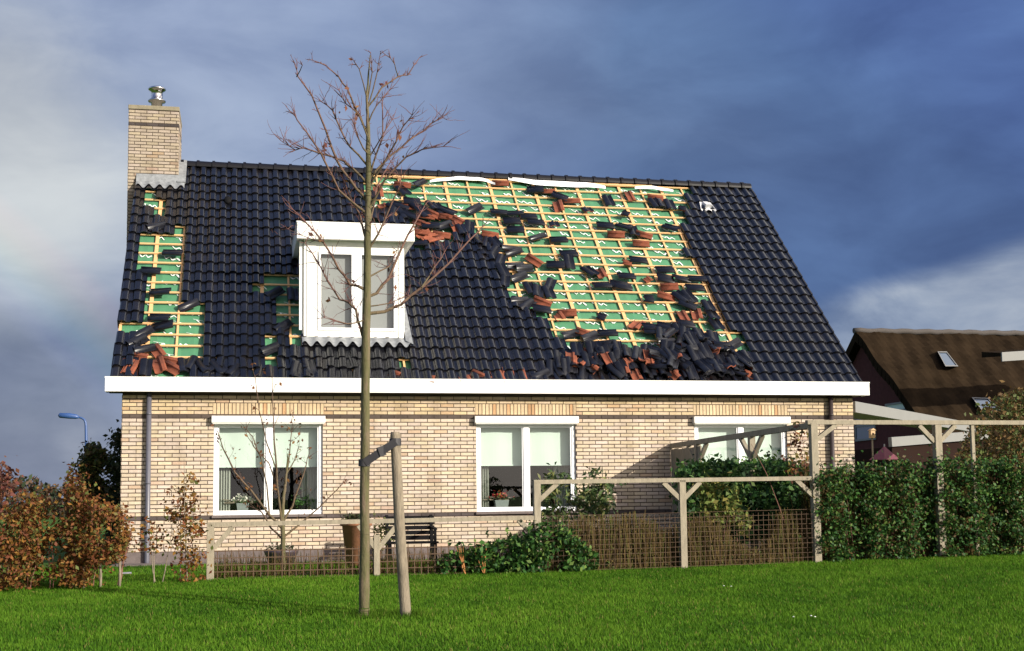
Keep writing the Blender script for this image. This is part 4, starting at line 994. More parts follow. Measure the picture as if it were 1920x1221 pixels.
def build_fences():
    Y = FY
    # low fence
    e = empty('low_fence', (at(395, 1088, Y)[0], Y, 0), 'low weathered wooden post and rail fence with rusty wire in front of the left window', 'fence')
    b = MB(); P1 = post_to(b, 395, 981); part(b, 'post', M_wood, e, bevel=.004)
    b = MB(); Pm = post_to(b, 706, 1003, w=.075, Y=Y+.0); part(b, 'post', M_wood, e, bevel=.004)
    b = MB(); A = at(390, 984, Y); B2 = at(1000, 971, Y); b.beam(A, B2, .09, .055); part(b, 'rail', M_wood, e)
    for p, q in (((401, 1028), (436, 988)), ((706, 1030), (672, 985)), ((708, 1030), (744, 985)), ((1000, 1003), (972, 975))):
        b = MB(); b.beam(at(*p, Y), at(*q, Y), .06, .06, up=(0, 1, 0)); part(b, 'brace', M_wood, e)
    b = MB(); wire_panel(b, P1[0], 3.75, .30, Y, dx=.088, dz=.085, r=.0055, jit=.006); part(b, 'wire_mesh', M_rust, e)
    # middle fence
    e = empty('middle_fence', (at(1006, 1070, Y)[0], Y, 0), 'weathered wooden fence with one rail and corner braces between bushes and tall frame', 'fence')
    posts = [(1006, 902), (1278, 900)]
    for px, py in posts: b = MB(); post_to(b, px, py); part(b, 'post', M_wood, e, bevel=.004)
    b = MB(); b.beam(at(1000, 904, Y), at(1519, 897, Y), .09, .055); part(b, 'rail', M_wood, e)
    for p, q in (((1011, 938), (1044, 907)), ((1275, 936), (1243, 905)), ((1281, 936), (1312, 904)), ((1524, 930), (1492, 900))):
        b = MB(); b.beam(at(*p, Y), at(*q, Y), .06, .06, up=(0, 1, 0)); part(b, 'brace', M_wood, e)
    X0, X1 = at(1006, 1000, Y)[0], at(1524, 1000, Y)[0]
    b = MB(); wire_panel(b, X0, X1, .66, Y-.03, dx=.07, dz=.065, r=.0022, jit=.004); part(b, 'wire_mesh', M_rust, e)
    # tall frame
    e = empty('tall_fence_frame', (at(1525, 1050, Y)[0], Y, 0), 'tall pale wooden pergola frame with braces above the ivy hedge at right', 'fence')
    P = []
    for px, py in ((1524, 793), (1756, 797), (1822, 797)):
        b = MB(); P.append(post_to(b, px, py, w=.10 if px < 1800 else .05)); part(b, 'post', M_wood, e, bevel=.004)
    b = MB(); P.append(post_to(b, 1990, 797)); part(b, 'post', M_wood, e)
    b = MB(); b.beam(at(1512, 792, Y), at(2000, 793, Y), .09, .06); part(b, 'rail', M_wood, e)
    for p, q in (((1530, 825), (1566, 797)), ((1751, 828), (1722, 798)), ((1761, 828), (1790, 798))):
        b = MB(); b.beam(at(*p, Y), at(*q, Y), .06, .065, up=(0, 1, 0)); part(b, 'brace', M_wood, e)
    xs, zt = P[0][0], P[0][2]
    PB = at(1262, 836, -.1)
    b = MB(); b.beam((xs, Y+.05, zt-.03), (PB[0], -.03, PB[2]), .07, .08); part(b, 'side_rail', M_wood, e)
    for t in (.38, .78):
        x, y = xs*(1-t)+PB[0]*t, Y*(1-t)+0*t; z = zt-.05
        b = MB(); z = (zt-.03)*(1-t)+PB[2]*t-.03; b.box((x-.045, y-.045, -.2), (x+.045, y+.045, z)); part(b, 'side_post', M_wood, e)
        d = np.array([PB[0]-xs, 4.8, 0]); d /= np.linalg.norm(d)
        for s in (-1, 1): b = MB(); b.beam((x, y, z-.36), (x+d[0]*.36*s, y+d[1]*.36*s, z+.0), .06, .06, up=(1, 0, 0)); part(b, 'side_brace', M_wood, e)
    # boarded screen under the wall end of the side rail
    e = empty('board_screen', (PB[0], -.1, -.1), 'short screen of upright brown boards where the side rail meets the wall', 'garden screen')
    dx = (xs-PB[0])/4.8
    for i in range(8):
        y0, y1 = -.03-i*.15, -.03-i*.15-.142; b = MB(); X = lambda y: PB[0]-.01-y*dx*1.0
        zt_ = PB[2]-.06+.01*math.sin(i*2.)
        b.hexa([(X(y0)-.012, y0, -.1), (X(y0)+.012, y0, -.1), (X(y1)+.012, y1, -.1), (X(y1)-.012, y1, -.1), (X(y0)-.012, y0, zt_), (X(y0)+.012, y0, zt_), (X(y1)+.012, y1, zt_), (X(y1)-.012, y1, zt_)])
        part(b, 'board', M_wood, e)
    return xs, PB

# ------------------------------------------------------------------ vegetation masses
def samp(poly, Y0, Y1, n, edge=0.):
    xs = [p[0] for p in poly]; ys = [p[1] for p in poly]; out = []
    while len(out) < n:
        m = n*2; X = RNG.uniform(min(xs), max(xs), m); Z = RNG.uniform(min(ys), max(ys), m); D = RNG.uniform(0, 1, m)
        for a, b_, c in zip(X, Z, D):
            if inpoly(a, b_, poly):
                out.append(at(a, b_, Y0+(Y1-Y0)*c))
                if len(out) >= n: break
    return np.array(out)
def clumpy(P, s=.18, keep=.55, seed=0):
    o = seed*7.3
    v = np.sin(P[:, 0]/s+o)+np.sin(P[:, 2]/s*1.3+o*2+2*np.sin(P[:, 0]/s*.7))+np.sin(P[:, 1]/s*1.1+P[:, 0]/s*.5)+RNG.normal(0, .7, len(P))
    P = P[v > np.quantile(v, 1-keep)]; k = RNG.uniform(0, 1, (len(P), 1)); return P+RNG.normal(0, 1, P.shape)*np.where(k < .3, .085, .02)*np.array([1, .6, 1])
def stems(name, P, h, r, m, parent, n=None, lean=.15, rr=None):
    rr = rr or random.Random(4); b = MB()
    for p in P:
        q = [np.array(p)]; d = np.array([rr.gauss(0, lean), rr.gauss(0, lean), 1.]); H = h*rr.uniform(.7, 1.1)
        for i in range(4): d = d+np.array([rr.gauss(0, lean*.5), rr.gauss(0, lean*.5), 0]); q.append(q[-1]+d*H/4)
        b.tube(q, list(np.linspace(r, r*.35, 5)), 5, col=(1, 1, 1), cap=False)
    return part(b, name, m, parent)
BEECH = [(.17, .060, .020), (.21, .085, .022), (.12, .045, .018), (.12, .10, .025), (.24, .13, .03), (.09, .11, .025), (.14, .045, .02), (.20, .10, .02)]
IVY = [(.026, .080, .016), (.040, .105, .020), (.062, .135, .028), (.016, .048, .012), (.030, .078, .024), (.10, .16, .035)]
def plant(name, label, cat, base, lf, stemn=5, stemh=.5, mats=M_leaf, size=.05, pal=IVY, group=None, stemmat=None, spread=.2, hang=0., up=.3, r=.008, face=None, aspect=.6):
    base = np.array(base, float); base[2] = float(ground_z(base[0], base[1])); e = empty(name, base, label, cat, group); rr = random.Random(len(label))
    P = [base+np.array([rr.uniform(-spread, spread), rr.uniform(-.08, .08), -.03]) for _ in range(stemn)]
    stems('stem', P, stemh, r, stemmat or M_twig, e, rr=rr)
    leaves('foliage', lf, size, pal, mats, e, aspect=aspect, upbias=up, hang=hang, face=face)
    return e
def build_plants(xs, PB):
    # beech hedge at the left
    poly = [(-60,905),(0,960),(20,965),(45,950),(60,925),(75,930),(90,935),(120,960),(128,880),(136,870),(142,940),(150,900),(156,885),(160,945),(175,935),(200,950),(225,955),(240,980),(242,1010),(236,1035),(228,1050),(205,1060),(180,1062),(172,1085),(150,1100),(110,1095),(95,1075),(60,1098),(10,1100),(-60,1110)]
    P = clumpy(samp(poly, -5.6, -4.7, 36000), .10, .43, 1)
    plant('beech_hedge', 'orange-brown beech hedge of young plants left of the house', 'hedge', at(60, 1100, -5.2), P, 22, .75, pal=BEECH, size=.052, spread=1.3)
    for i, (px, poly, lab, n, Hh) in enumerate([
        (292, [(262,985),(280,975),(300,985),(306,1010),(296,1035),(272,1035),(258,1015)], 'thin young beech with a small tuft of leaves left of the downpipe', 260, .75),
        (352, [(352,890),(362,885),(372,930),(368,950),(378,965),(382,1010),(388,1040),(386,1090),(352,1098),(320,1095),(318,1085),(340,1075),(330,1030),(322,1000),(304,965),(305,930),(325,915),(340,920)], 'tall rust-brown young beech beside the left end of the low fence', 1500, 1.5),
        ]):
        P = clumpy(samp(poly, -5.15, -4.85, n), .07, .55, 3+i); b_ = gnd(px, 1085); plant('young_beech', lab, 'shrub', (at(px, 1085, -5.0)[0], -5.0, 0), P, 3, Hh, pal=BEECH, size=.058, spread=.10, group='young beeches beside the low fence', stemmat=M_stake)
    for i, (px, top, lab) in enumerate([(157, 1062, 'leftmost of three short pale stakes under the beech hedge'), (188, 1055, 'middle of three short pale stakes under the beech hedge'), (224, 1040, 'tallest pale stake, right of the beech hedge')]):
        x = at(px, 1090, -5.3)[0]; g = gzf(x, -5.3); t = at(px, top, -5.3); b = MB(); b.tube([(x, -5.3, g-.05), (x+.005, -5.3, (g+t[2])/2), (t[0], -5.3, t[2])], [.017, .016, .014], 8); o = b.build('short_stake', M_stake); tag(o, lab, 'stake', 'short stakes along the hedge')
    poly = [(-40,870),(10,865),(18,885),(30,905),(40,930),(35,960),(-40,965)]
    plant('red_leaved_shrub', 'reddish open shrub at the far left edge above the beech hedge', 'shrub', at(-5, 1060, -3), clumpy(samp(poly, -3.4, -2.6, 1500), .12, .5, 9), 8, 1.0, pal=[(.16, .05, .04), (.2, .08, .04), (.1, .05, .04)], size=.07)
    # dark conifers beside the gable
    for poly, lab, n, px, Yc, pal in (([(150,880),(160,845),(172,828),(186,838),(198,846),(210,870),(215,985),(160,985),(150,930)], 'dark green conifer bush with yellow tips behind the beech hedge', 9000, 180, 3., [(.05, .075, .02), (.08, .09, .022), (.03, .045, .016), (.13, .11, .03), (.10, .06, .03)]),
          ([(205,850),(212,815),(222,810),(232,800),(250,800),(250,1050),(205,1050),(200,940)], 'very dark conifer bush against the left gable corner', 9000, 222, 2.4, [(.022, .035, .013), (.035, .045, .016), (.05, .045, .02)])):
        P = clumpy(samp(poly, Yc-.5, Yc+.7, n), .12, .55, 5); plant('conifer_bush', lab, 'shrub', at(px, 1000, Yc), P, 4, 1.2, pal=pal, size=.085, up=.6, group='conifer bushes beside the gable')
    # ivy bush in the bed
    poly = [(820,1060),(832,1045),(860,1030),(885,1035),(915,1022),(940,1012),(985,1010),(1000,985),(1020,978),(1050,985),(1085,1010),(1100,1030),(1122,1050),(1126,1068),(1060,1072),(980,1078),(900,1079),(840,1076)]
    P = clumpy(samp(poly, -5.0, -4.3, 9500), .10, .62, 2)
    plant('ivy_bush', 'low dark green ivy bush spilling onto the lawn in front of the middle window', 'shrub', at(980, 1075, -4.6), P, 14, .3, M_leafg, .075, IVY, spread=1.1)
    poly = [(1018,905),(1030,885),(1050,890),(1070,880),(1085,900),(1105,885),(1120,875),(1125,900),(1145,905),(1152,930),(1150,950),(1130,965),(1090,975),(1040,985),(1012,985),(1015,950)]
    P = clumpy(samp(poly, -4.2, -3.6, 3000), .14, .42, 4)
    plant('rhododendron', 'open leafy evergreen shrub in front of the right half of the middle window', 'shrub', at(1085, 1060, -3.9), P, 9, 1.0, M_leafg, .10, [(.05, .085, .03), (.08, .12, .04), (.14, .15, .05), (.035, .06, .025)], spread=.45, hang=.6, aspect=.35)
    # laurel mass behind the middle fence
    poly = [(1268,885),(1290,872),(1330,866),(1380,870),(1420,862),(1470,866),(1500,872),(1530,878),(1534,975),(1450,1010),(1420,1010),(1385,1015),(1330,1000),(1290,980),(1272,930)]
    P = clumpy(samp(poly, -3.7, -1.2, 22000), .12, .68, 6)
    plant('laurel_hedge', 'dense dark green laurel behind the rail of the middle fence', 'hedge', at(1400, 1060, -3.0), P, 12, .9, M_leafg, .085, [(.02, .06, .016), (.035, .09, .022), (.016, .045, .014), (.06, .12, .025)], spread=1.0, hang=.4)
    poly2 = [(1310,905),(1340,900),(1380,905),(1385,950),(1410,975),(1395,1000),(1360,980),(1340,990),(1318,960)]
    P = clumpy(samp(poly2, -4.6, -4.2, 1700), .10, .5, 8)
    plant('climbing_vine', 'yellow-green climbing vine hanging behind the middle fence rail', 'vine', at(1350, 1060, -4.4), P, 7, .9, M_leaf, .08, [(.12, .16, .035), (.08, .12, .03), (.18, .16, .04)], spread=.35)
    poly3 = [(1478,800),(1515,795),(1520,870),(1530,900),(1500,905),(1440,885),(1475,860),(1480,830)]
    P = clumpy(samp(poly3, -4.6, -4.0, 420), .10, .45, 12)
    plant('bramble_vine', 'sparse reddish vine hanging from the tall frame post by the right window', 'vine', at(1510, 1060, -4.5), P, 4, 1.7, M_leaf, .075, [(.2, .08, .03), (.12, .05, .03), (.16, .13, .03)], spread=.12)
    # brushwood behind the wire of the middle fence
    X0, X1 = at(1010, 1000, FY)[0], at(1526, 1000, FY)[0]; n = 5200; x = RNG.uniform(X0, X1, n); y = RNG.uniform(-4.72, -4.45, n); g = ground_z(x, y)
    top = np.interp(x, np.linspace(X0, X1, 12), [.35, .55, .68, .66, .72, .50, .58, .68, .30, .18, .70, .66])*RNG.uniform(.30, 1.12, n)
    ht = np.maximum(top, .1); w = RNG.uniform(.003, .009, n); lean = RNG.normal(0, .06, n)
    v = np.empty((n, 4, 3)); v[:, 0] = np.stack([x-w, y, g], 1); v[:, 1] = np.stack([x+w, y, g], 1); v[:, 2] = np.stack([x+w*.5+lean, y, g+ht], 1); v[:, 3] = np.stack([x-w*.5+lean, y, g+ht], 1)
    pal = np.array([(.080, .055, .021), (.060, .040, .016), (.10, .075, .030), (.030, .022, .010), (.060, .060, .018)]); c = pal[RNG.integers(0, 5, n)]*RNG.uniform(.7, 1.3, (n, 1))
    kx = RNG.integers(0, len(x), 3600); LP = np.stack([x[kx], y[kx]-.03, g[kx]+ht[kx]*RNG.uniform(0, 1.05, 3600)], 1)
    o2 = leaves('dead_leaves', LP, .032, [(.10, .07, .025), (.07, .08, .02), (.13, .09, .03), (.05, .065, .02)], M_leaf); tag(o2, 'small brown and olive leaves caught in the brushwood of the middle fence', 'dead leaves', kind='stuff')
    o = quads_np('brushwood', v.reshape(-1, 3), 4, M_dry, c); tag(o, 'brown brushwood and dry stems filling the wire of the middle fence', 'brushwood', kind='stuff')
    n = 1500; x = RNG.uniform(at(400, 1000, FY)[0], 3.9, n); y = RNG.uniform(-4.7, -4.4, n); g = ground_z(x, y); ht = RNG.uniform(.08, .34, n); w = RNG.uniform(.002, .005, n); lean = RNG.normal(0, .04, n)
    v = np.empty((n, 4, 3)); v[:, 0] = np.stack([x-w, y, g], 1); v[:, 1] = np.stack([x+w, y, g], 1); v[:, 2] = np.stack([x+w*.5+lean, y, g+ht], 1); v[:, 3] = np.stack([x-w*.5+lean, y, g+ht], 1)
    c = pal[RNG.integers(0, 5, n)]*RNG.uniform(.7, 1.2, (n, 1)); o = quads_np('dry_stems', v.reshape(-1, 3), 4, M_dry, c); tag(o, 'thin brown dry stems behind the wire of the low fence', 'dry stems', kind='stuff')
    # ivy hedge right
    poly = [(1526,905),(1540,884),(1600,872),(1660,868),(1720,866),(1760,858),(1820,862),(1900,860),(1960,858),(1960,1045),(1900,1040),(1765,1046),(1650,1052),(1535,1056)]
    P1 = samp(poly, -5.0, -4.55, 52000); P1 = clumpy(P1, .085, .42, 7)
    bx = at(1740, 1046, -4.7); e = plant('ivy_hedge', 'wide dark green ivy covered hedge under the tall frame at right', 'hedge', bx, P1, 30, .9, M_leafg, .052, IVY+[(.08, .055, .022)], spread=2.0, face=(0, -.5, .2))
    n = 6000; x = RNG.uniform(at(1532, 1000, FY)[0], at(1960, 1000, FY)[0], n); y = RNG.uniform(-4.65, -4.35, n); g = ground_z(x, y); ht = RNG.uniform(.6, 1.28, n); w = RNG.uniform(.003, .009, n); lean = RNG.normal(0, .08, n)
    v = np.empty((n, 4, 3)); v[:, 0] = np.stack([x-w, y, g], 1); v[:, 1] = np.stack([x+w, y, g], 1); v[:, 2] = np.stack([x+w*.5+lean, y, g+ht], 1); v[:, 3] = np.stack([x-w*.5+lean, y, g+ht], 1)
    c = pal[RNG.integers(0, 5, n)]*RNG.uniform(.6, 1.2, (n, 1)); quads_np('twigs', v.reshape(-1, 3), 4, M_dry, c, e)
    # brown shrub far right
    poly = [(1800,845),(1812,815),(1830,790),(1845,760),(1868,745),(1900,735),(1970,720),(1970,870),(1800,870)]
    P = clumpy(samp(poly, -3.6, -1.8, 12000), .15, .42, 10)
    plant('autumn_shrub', 'large brown and green autumn shrub at the right edge behind the ivy hedge', 'shrub', at(1880, 1000, -2.7), P, 14, 1.6, M_leaf, .07, [(.14, .08, .03), (.10, .07, .03), (.08, .10, .03), (.18, .11, .04), (.10, .13, .035)], spread=.9)
    # orange-stemmed plants in the bed
    for px, lab in ((903, 'taller bare orange stem plant standing in the ivy bush'), (868, 'shorter thin orange stem plant left in the ivy bush')):
        b = MB(); rr = random.Random(px); base = at(px+5, 1078, -4.95)
        for k in range(5):
            q = [base]; d = np.array([rr.gauss(-.12, .12), 0, 1.])
            for i in range(4): q.append(q[-1]+d*.09+np.array([rr.gauss(0, .012), 0, 0]))
            b.tube(q, [.007, .006, .005, .004, .002], 5, cap=False)
        o = b.build('orange_stems', mat('orange_stem', (.34, .14, .04), .8)); tag(o, lab, 'plant', 'orange stem plants in the ivy bush')
    # weedy yellow shrub by the low fence post
    P = clumpy(samp([(700,985),(716,980),(722,1010),(712,1035),(698,1030)], -4.6, -4.4, 350), .05, .6, 3)
    plant('box_seedling', 'small yellow-green shrub climbing the middle post of the low fence', 'shrub', at(708, 1080, -4.5), P, 4, .5, M_leaf, .04, [(.12, .13, .04), (.09, .10, .03)], spread=.06)
    # distant ground cover: far hedges
    P = []
    for k in range(60): pass
    n = 16000; x = RNG.uniform(-60, 10, n); y = RNG.uniform(70, 78, n); top = 1.3+.9*np.abs(np.sin(x*.31))+.7*np.abs(np.sin(x*.83+1)); z = RNG.uniform(0, 1, n)*top-.1
    o = leaves('far_hedge', np.stack([x, y, z], 1), .45, [(.03, .045, .02), (.06, .05, .03), (.09, .05, .03)], M_leaf); tag(o, 'far off line of dark bushes on the horizon at left', 'hedge', kind='stuff')

# ------------------------------------------------------------------ garden and background objects
def build_objects():
    # tall terracotta pot
    c = at(668, 1036, -1.9); g = float(ground_z(c[0], -1.9)); zt = at(668, 974, -1.9)[2]; H = zt-g; e = empty('terracotta_pot', (c[0], -1.9, g), 'tall terracotta flower pot standing left of the black bench', 'flower pot')
    b = MB(); R = .235; b.lathe((c[0], -1.9, g), [(0, 0), (R*.62, 0), (R*.9, H*.86), (R*1.0, H*.86), (R*1.02, H), (R*.92, H), (R*.88, H-.05), (0, H-.05)], 28); part(b, 'pot', M_pot, e)
    P = np.array([[c[0]+RNG.normal(0, .09), -1.9+RNG.normal(0, .09), zt+abs(RNG.normal(0, .04))] for _ in range(320)]); leaves('plant', P, .05, [(.03, .045, .02), (.05, .06, .02), (.06, .05, .03)], M_leaf, e)
    # garden bench
    yb = -1.2; xl, xr = at(722, 1000, yb)[0], at(818, 1000, yb)[0]; e = empty('garden_bench', ((xl+xr)/2, yb, float(ground_z(xl, yb))), 'black slatted garden bench against the wall between the windows', 'bench'); g = -.06
    zs = at(770, 1012, yb)[2]; zt = at(770, 976, yb)[2]; zt = at(770, 970, yb)[2]; zs = zt-.40; g = float(ground_z(xl, yb))
    for i in range(5):
        z = zs+.05+i*(zt-zs-.05)/4.6; b = MB(); b.box((xl, yb+.16+.02*i, z), (xr, yb+.18+.02*i, z+.062)); part(b, 'back_slat', M_black, e)
    b = MB()
    for i in range(5): b.box((xl, yb-.26+i*.085, zs), (xr, yb-.2+i*.085, zs+.025))
    part(b, 'seat', M_black, e)
    for x in (xl+.05, xr-.05):
        b = MB(); b.beam((x, yb-.22, g-.02), (x, yb-.22, zs), .05, .05, up=(1, 0, 0)); b.beam((x, yb+.22, g-.02), (x, yb+.14, zs), .05, .05, up=(1, 0, 0)); b.beam((x, yb+.15, zs), (x, yb+.25, zt+.03), .05, .05, up=(1, 0, 0)); b.beam((x, yb-.24, zs+.22), (x, yb+.2, zs+.24), .06, .03); b.beam((x, yb-.22, zs), (x, yb-.22, zs+.22), .04, .04, up=(1, 0, 0)); part(b, 'leg_frame', M_black, e)
    # low dark planter
    c = at(527, 1052, -1.4); g = float(ground_z(c[0], -1.4)); e = empty('dark_planter', (c[0], -1.4, g), 'low dark round planter under the left window', 'planter'); b = MB(); b.lathe((c[0], -1.4, g), [(0, 0), (.17, 0), (.25, .2), (.27, .24), (.24, .24), (.2, .19), (0, .19)], 24); part(b, 'bowl', mat('dark_plum_glaze', (.05, .035, .045), .5), e)
    P = np.array([[c[0]+RNG.normal(0, .1), -1.4+RNG.normal(0, .08), g+.24+abs(RNG.normal(0, .04))] for _ in range(200)]); leaves('plant', P, .045, [(.04, .06, .03), (.06, .05, .03)], M_leaf, e)
    # orange shard and paper
    P = gnd(281, 1056); b = MB(); b.lathe((P[0], P[1], P[2]), [(0, 0), (.05, 0), (.075, .11), (.06, .11), (.04, .02)], 14); o = b.build('small_pot', M_pot); tag(o, 'small orange-red pot on the paving at the foot of the left downpipe', 'flower pot')
    P = gnd(234, 1083); b = MB(); b.hexa([(P[0]-.06, P[1]-.05, P[2]+.05), (P[0]+.09, P[1]-.04, P[2]+.05), (P[0]+.08, P[1]+.05, P[2]+.06), (P[0]-.05, P[1]+.05, P[2]+.06), (P[0]-.06, P[1]-.05, P[2]+.055), (P[0]+.09, P[1]-.04, P[2]+.056), (P[0]+.08, P[1]+.05, P[2]+.07), (P[0]-.05, P[1]+.05, P[2]+.065)]); o = b.build('paper_scrap', M_white); tag(o, 'scrap of white paper lying on the grass beside the tallest pale stake', 'litter')
    for i, (px, py) in enumerate([(1357, 1103), (1371, 1104), (1488, 1162), (1521, 1160), (1528, 1162)]):
        P = gnd(px, py); b = MB()
        b.lathe((P[0], P[1], P[2]+.022), [(0, 0), (.010, .002), (.012, .006), (.006, .010), (0, .011)], 9)
        o = b.build('daisy', M_white); tag(o, 'tiny white daisy in the lawn in front of the middle fence', 'flower', 'white daisies in the lawn')
    # inside the windows
    def arrangement(px, py, Yw, label, kind, pal, flower, wdt):
        c = at(px, py, Yw); z = WZ0+.02; e = empty(kind, (c[0], Yw, z), label, 'flower planter'); b = MB(); H = .17
        b.hexa([(c[0]-wdt*.8, Yw-.06, z), (c[0]+wdt*.8, Yw-.06, z), (c[0]+wdt*.8, Yw+.06, z), (c[0]-wdt*.8, Yw+.06, z), (c[0]-wdt, Yw-.08, z+H), (c[0]+wdt, Yw-.08, z+H), (c[0]+wdt, Yw+.08, z+H), (c[0]-wdt, Yw+.08, z+H)]); part(b, 'planter', mat('pewter_pot', (.20, .23, .22), .4), e)
        P = np.array([[c[0]+RNG.normal(0, wdt*.8), Yw+RNG.normal(0, .04), z+H+.04+abs(RNG.normal(0, .05))] for _ in range(90)]); leaves('flowers', P, .05, flower, M_leaf, e, upbias=1); P = P-np.array([0, 0, .03]); leaves('leaf_bed', P, .06, [(.04, .09, .03), (.06, .12, .04)], M_leaf, e)
        b = MB(); rr = random.Random(px)
        for k in range(5): b.beam((c[0]-rr.uniform(.1, .34), Yw-.02, z+H+rr.uniform(.0, .08)), (c[0]+rr.uniform(.1, .3), Yw-.02, z+H+rr.uniform(-.02, .06)), .012, .012)
        part(b, 'branch', M_stake, e)
    arrangement(455, 960, .26, 'grey planter with white flowers behind the left window', 'flower_planter', 0, [(.7, .68, .55), (.8, .78, .66)], .10)
    arrangement(940, 955, .26, 'grey planter with red flowers behind the middle window', 'flower_planter', 0, [(.4, .02, .03), (.3, .02, .03), (.45, .2, .05)], .12)
    c = at(568, 965, .30); e = empty('fern_pot', (c[0], .30, WZ0+.02), 'green fern in a dark pot behind the right half of the left window', 'pot plant'); b = MB(); b.lathe((c[0], .30, WZ0+.02), [(0, 0), (.05, 0), (.07, .12), (.05, .12)], 14); part(b, 'pot', M_black, e)
    P = np.array([[c[0]+RNG.normal(0, .07), .30+RNG.normal(0, .04), WZ0+.2+RNG.normal(0, .05)] for _ in range(260)]); leaves('fronds', P, .045, [(.10, .22, .05), (.06, .15, .04)], M_leaf, e)
    # street lamp
    Y = 55.; A = at(161, 944, Y); T = at(161, 800, Y); g = -.1; e = empty('street_lamp', (A[0], Y, g), 'blue street lamp with a long flat arm left of the house', 'street lamp')
    b = MB(); q = [(A[0], Y, g), (A[0], Y, 3), (T[0], Y, T[2])]+[tuple(at(px, py, Y)) for px, py in ((160.5, 793), (158, 787), (153, 784), (147, 782.5))]; b.tube(q, [.10, .085, .07, .065, .06, .055, .05], 12); part(b, 'pole', M_blue, e)
    b = MB(); b.tube([at(149, 783, Y), at(143, 781.5, Y), at(130, 780, Y), at(112, 779, Y), at(109, 779.4, Y)], [.05, .13, .16, .14, .04], 12); part(b, 'lamp_head', M_blue, e)
    # thatched neighbour
    Yr = 24.; A = at(1603, 622, Yr); X0 = A[0]; zr = A[2]; B2 = atX(1738, 806, X0); ye, ze = B2[1], B2[2]; X1 = at(2010, 627, Yr)[0]+2
    sl_ = (zr-ze)/(Yr-ye); ye2 = ye-1.2; ze2 = ze-1.2*sl_; yb = 2*Yr-ye2
    e = empty('thatched_house', (X0, Yr, -.1), 'dark brick house with a mossy brown thatched roof behind at the right', 'house')
    b = MB(); T = .38; Nx = 60; Ny = 22
    fz = lambda i, j: .04*math.sin(i*1.7+j*.9)+.05*math.sin(j*.7+i*.33)
    G_ = [[(X0+(X1-X0)*i/Nx, Yr+(ye2-Yr)*j/Ny, zr+(ze2-zr)*j/Ny+fz(i, j)+.10*math.sin(math.pi*j/Ny)) for i in range(Nx+1)] for j in range(Ny+1)]
    for j in range(Ny):
        for i in range(Nx): b.quad([G_[j][i], G_[j+1][i], G_[j+1][i+1], G_[j][i+1]], smooth=True)
    # gable edge thickness (front and rear rake) and the rear slope
    for j in range(Ny):
        p, q = G_[j][0], G_[j+1][0]; b.quad([p, q, (q[0], q[1]+.05, q[2]-T), (p[0], p[1]+.0, p[2]-T)])
        b.quad([(p[0]+.25, p[1], p[2]-T), (p[0], p[1], p[2]-T), (q[0], q[1], q[2]-T), (q[0]+.25, q[1], q[2]-T)])
    zb_ = lambda y: zr-(y-Yr)*sl_
    b.quad([(X0, Yr, zr), (X1, Yr, zr), (X1, yb, ze2), (X0, yb, ze2)]); b.quad([(X0, Yr, zr), (X0, yb, ze2), (X0, yb, ze2-T), (X0, Yr, zr-T)])
    b.quad([(X0, ye2, ze2), (X1, ye2, ze2), (X1, ye2, ze2-T), (X0, ye2, ze2-T)]); b.quad([(X0, ye2, ze2-T), (X1, ye2, ze2-T), (X1, ye2+.4, ze2-T), (X0, ye2+.4, ze2-T)])
    part(b, 'thatched_roof', M_thatch, e)
    b = MB(); b.tube([(X0-.05+(X1-X0+.1)*i/40, Yr, zr+.03+.02*math.sin(i*1.9)) for i in range(41)], .11, 8)
    part(b, 'ridge_cap', mat('grey_ridge_tiles', (.07, .06, .055), .9, noise=.2), e)
    b = MB(); gx = X0+.28; pts = [(ye2+.6, -.3), (ye2+.6, ze2-T+.5), (Yr, zr-T-.1), (yb-.6, ze2-T+.5), (yb-.6, -.3)]
    for xx, fl in ((gx, 1), (gx+.3, 0)): p = [(xx, y, z) for y, z in pts]; b.quad(p if fl else p[::-1])
    b.box((gx+.301, ye2+.6, -.3), (X1, ye2+.9, ze2-T+.35)); part(b, 'wall', M_pbrick, e)
    def gq(px, py): P = atX(px, py, gx-.03); return P
    for (px0, py0, px1, py1), nm, mm in (((1604, 768, 1640, 828), 'window', M_frost), ((1661, 752, 1699, 788), 'window', M_blind)):
        a, c = gq(px0, py1), gq(px1, py0); y0_, y1_ = sorted((a[1], c[1])); z0_, z1_ = a[2], c[2]; w = empty_part(nm, e); w.location = (0, 0, 0)
        b = MB(); t = .07
        b.box((gx-.05, y0_, z0_), (gx-.002, y0_+t, z1_)); b.box((gx-.05, y1_-t, z0_), (gx-.002, y1_, z1_)); b.box((gx-.05, y0_+t, z0_), (gx-.002, y1_-t, z0_+t)); b.box((gx-.05, y0_+t, z1_-t), (gx-.002, y1_-t, z1_)); b.box((gx-.045, y0_+t, (z0_+z1_)/2-.03), (gx-.004, y1_-t, (z0_+z1_)/2+.03)); part(b, 'frame', M_greyf, w)
        b = MB(); b.box((gx-.02, y0_+t, z0_+t), (gx-.015, y1_-t, z1_-t)); part(b, 'pane', mm, w)
    def sq(px, py, up):
        d = pixdir(px, py); nn = np.array([0, -sl_, 1.]); nn /= np.linalg.norm(nn); P0 = np.array([X0, Yr, zr+.1])+nn*up; return CAM+d*(((P0-CAM)@nn)/(d@nn))
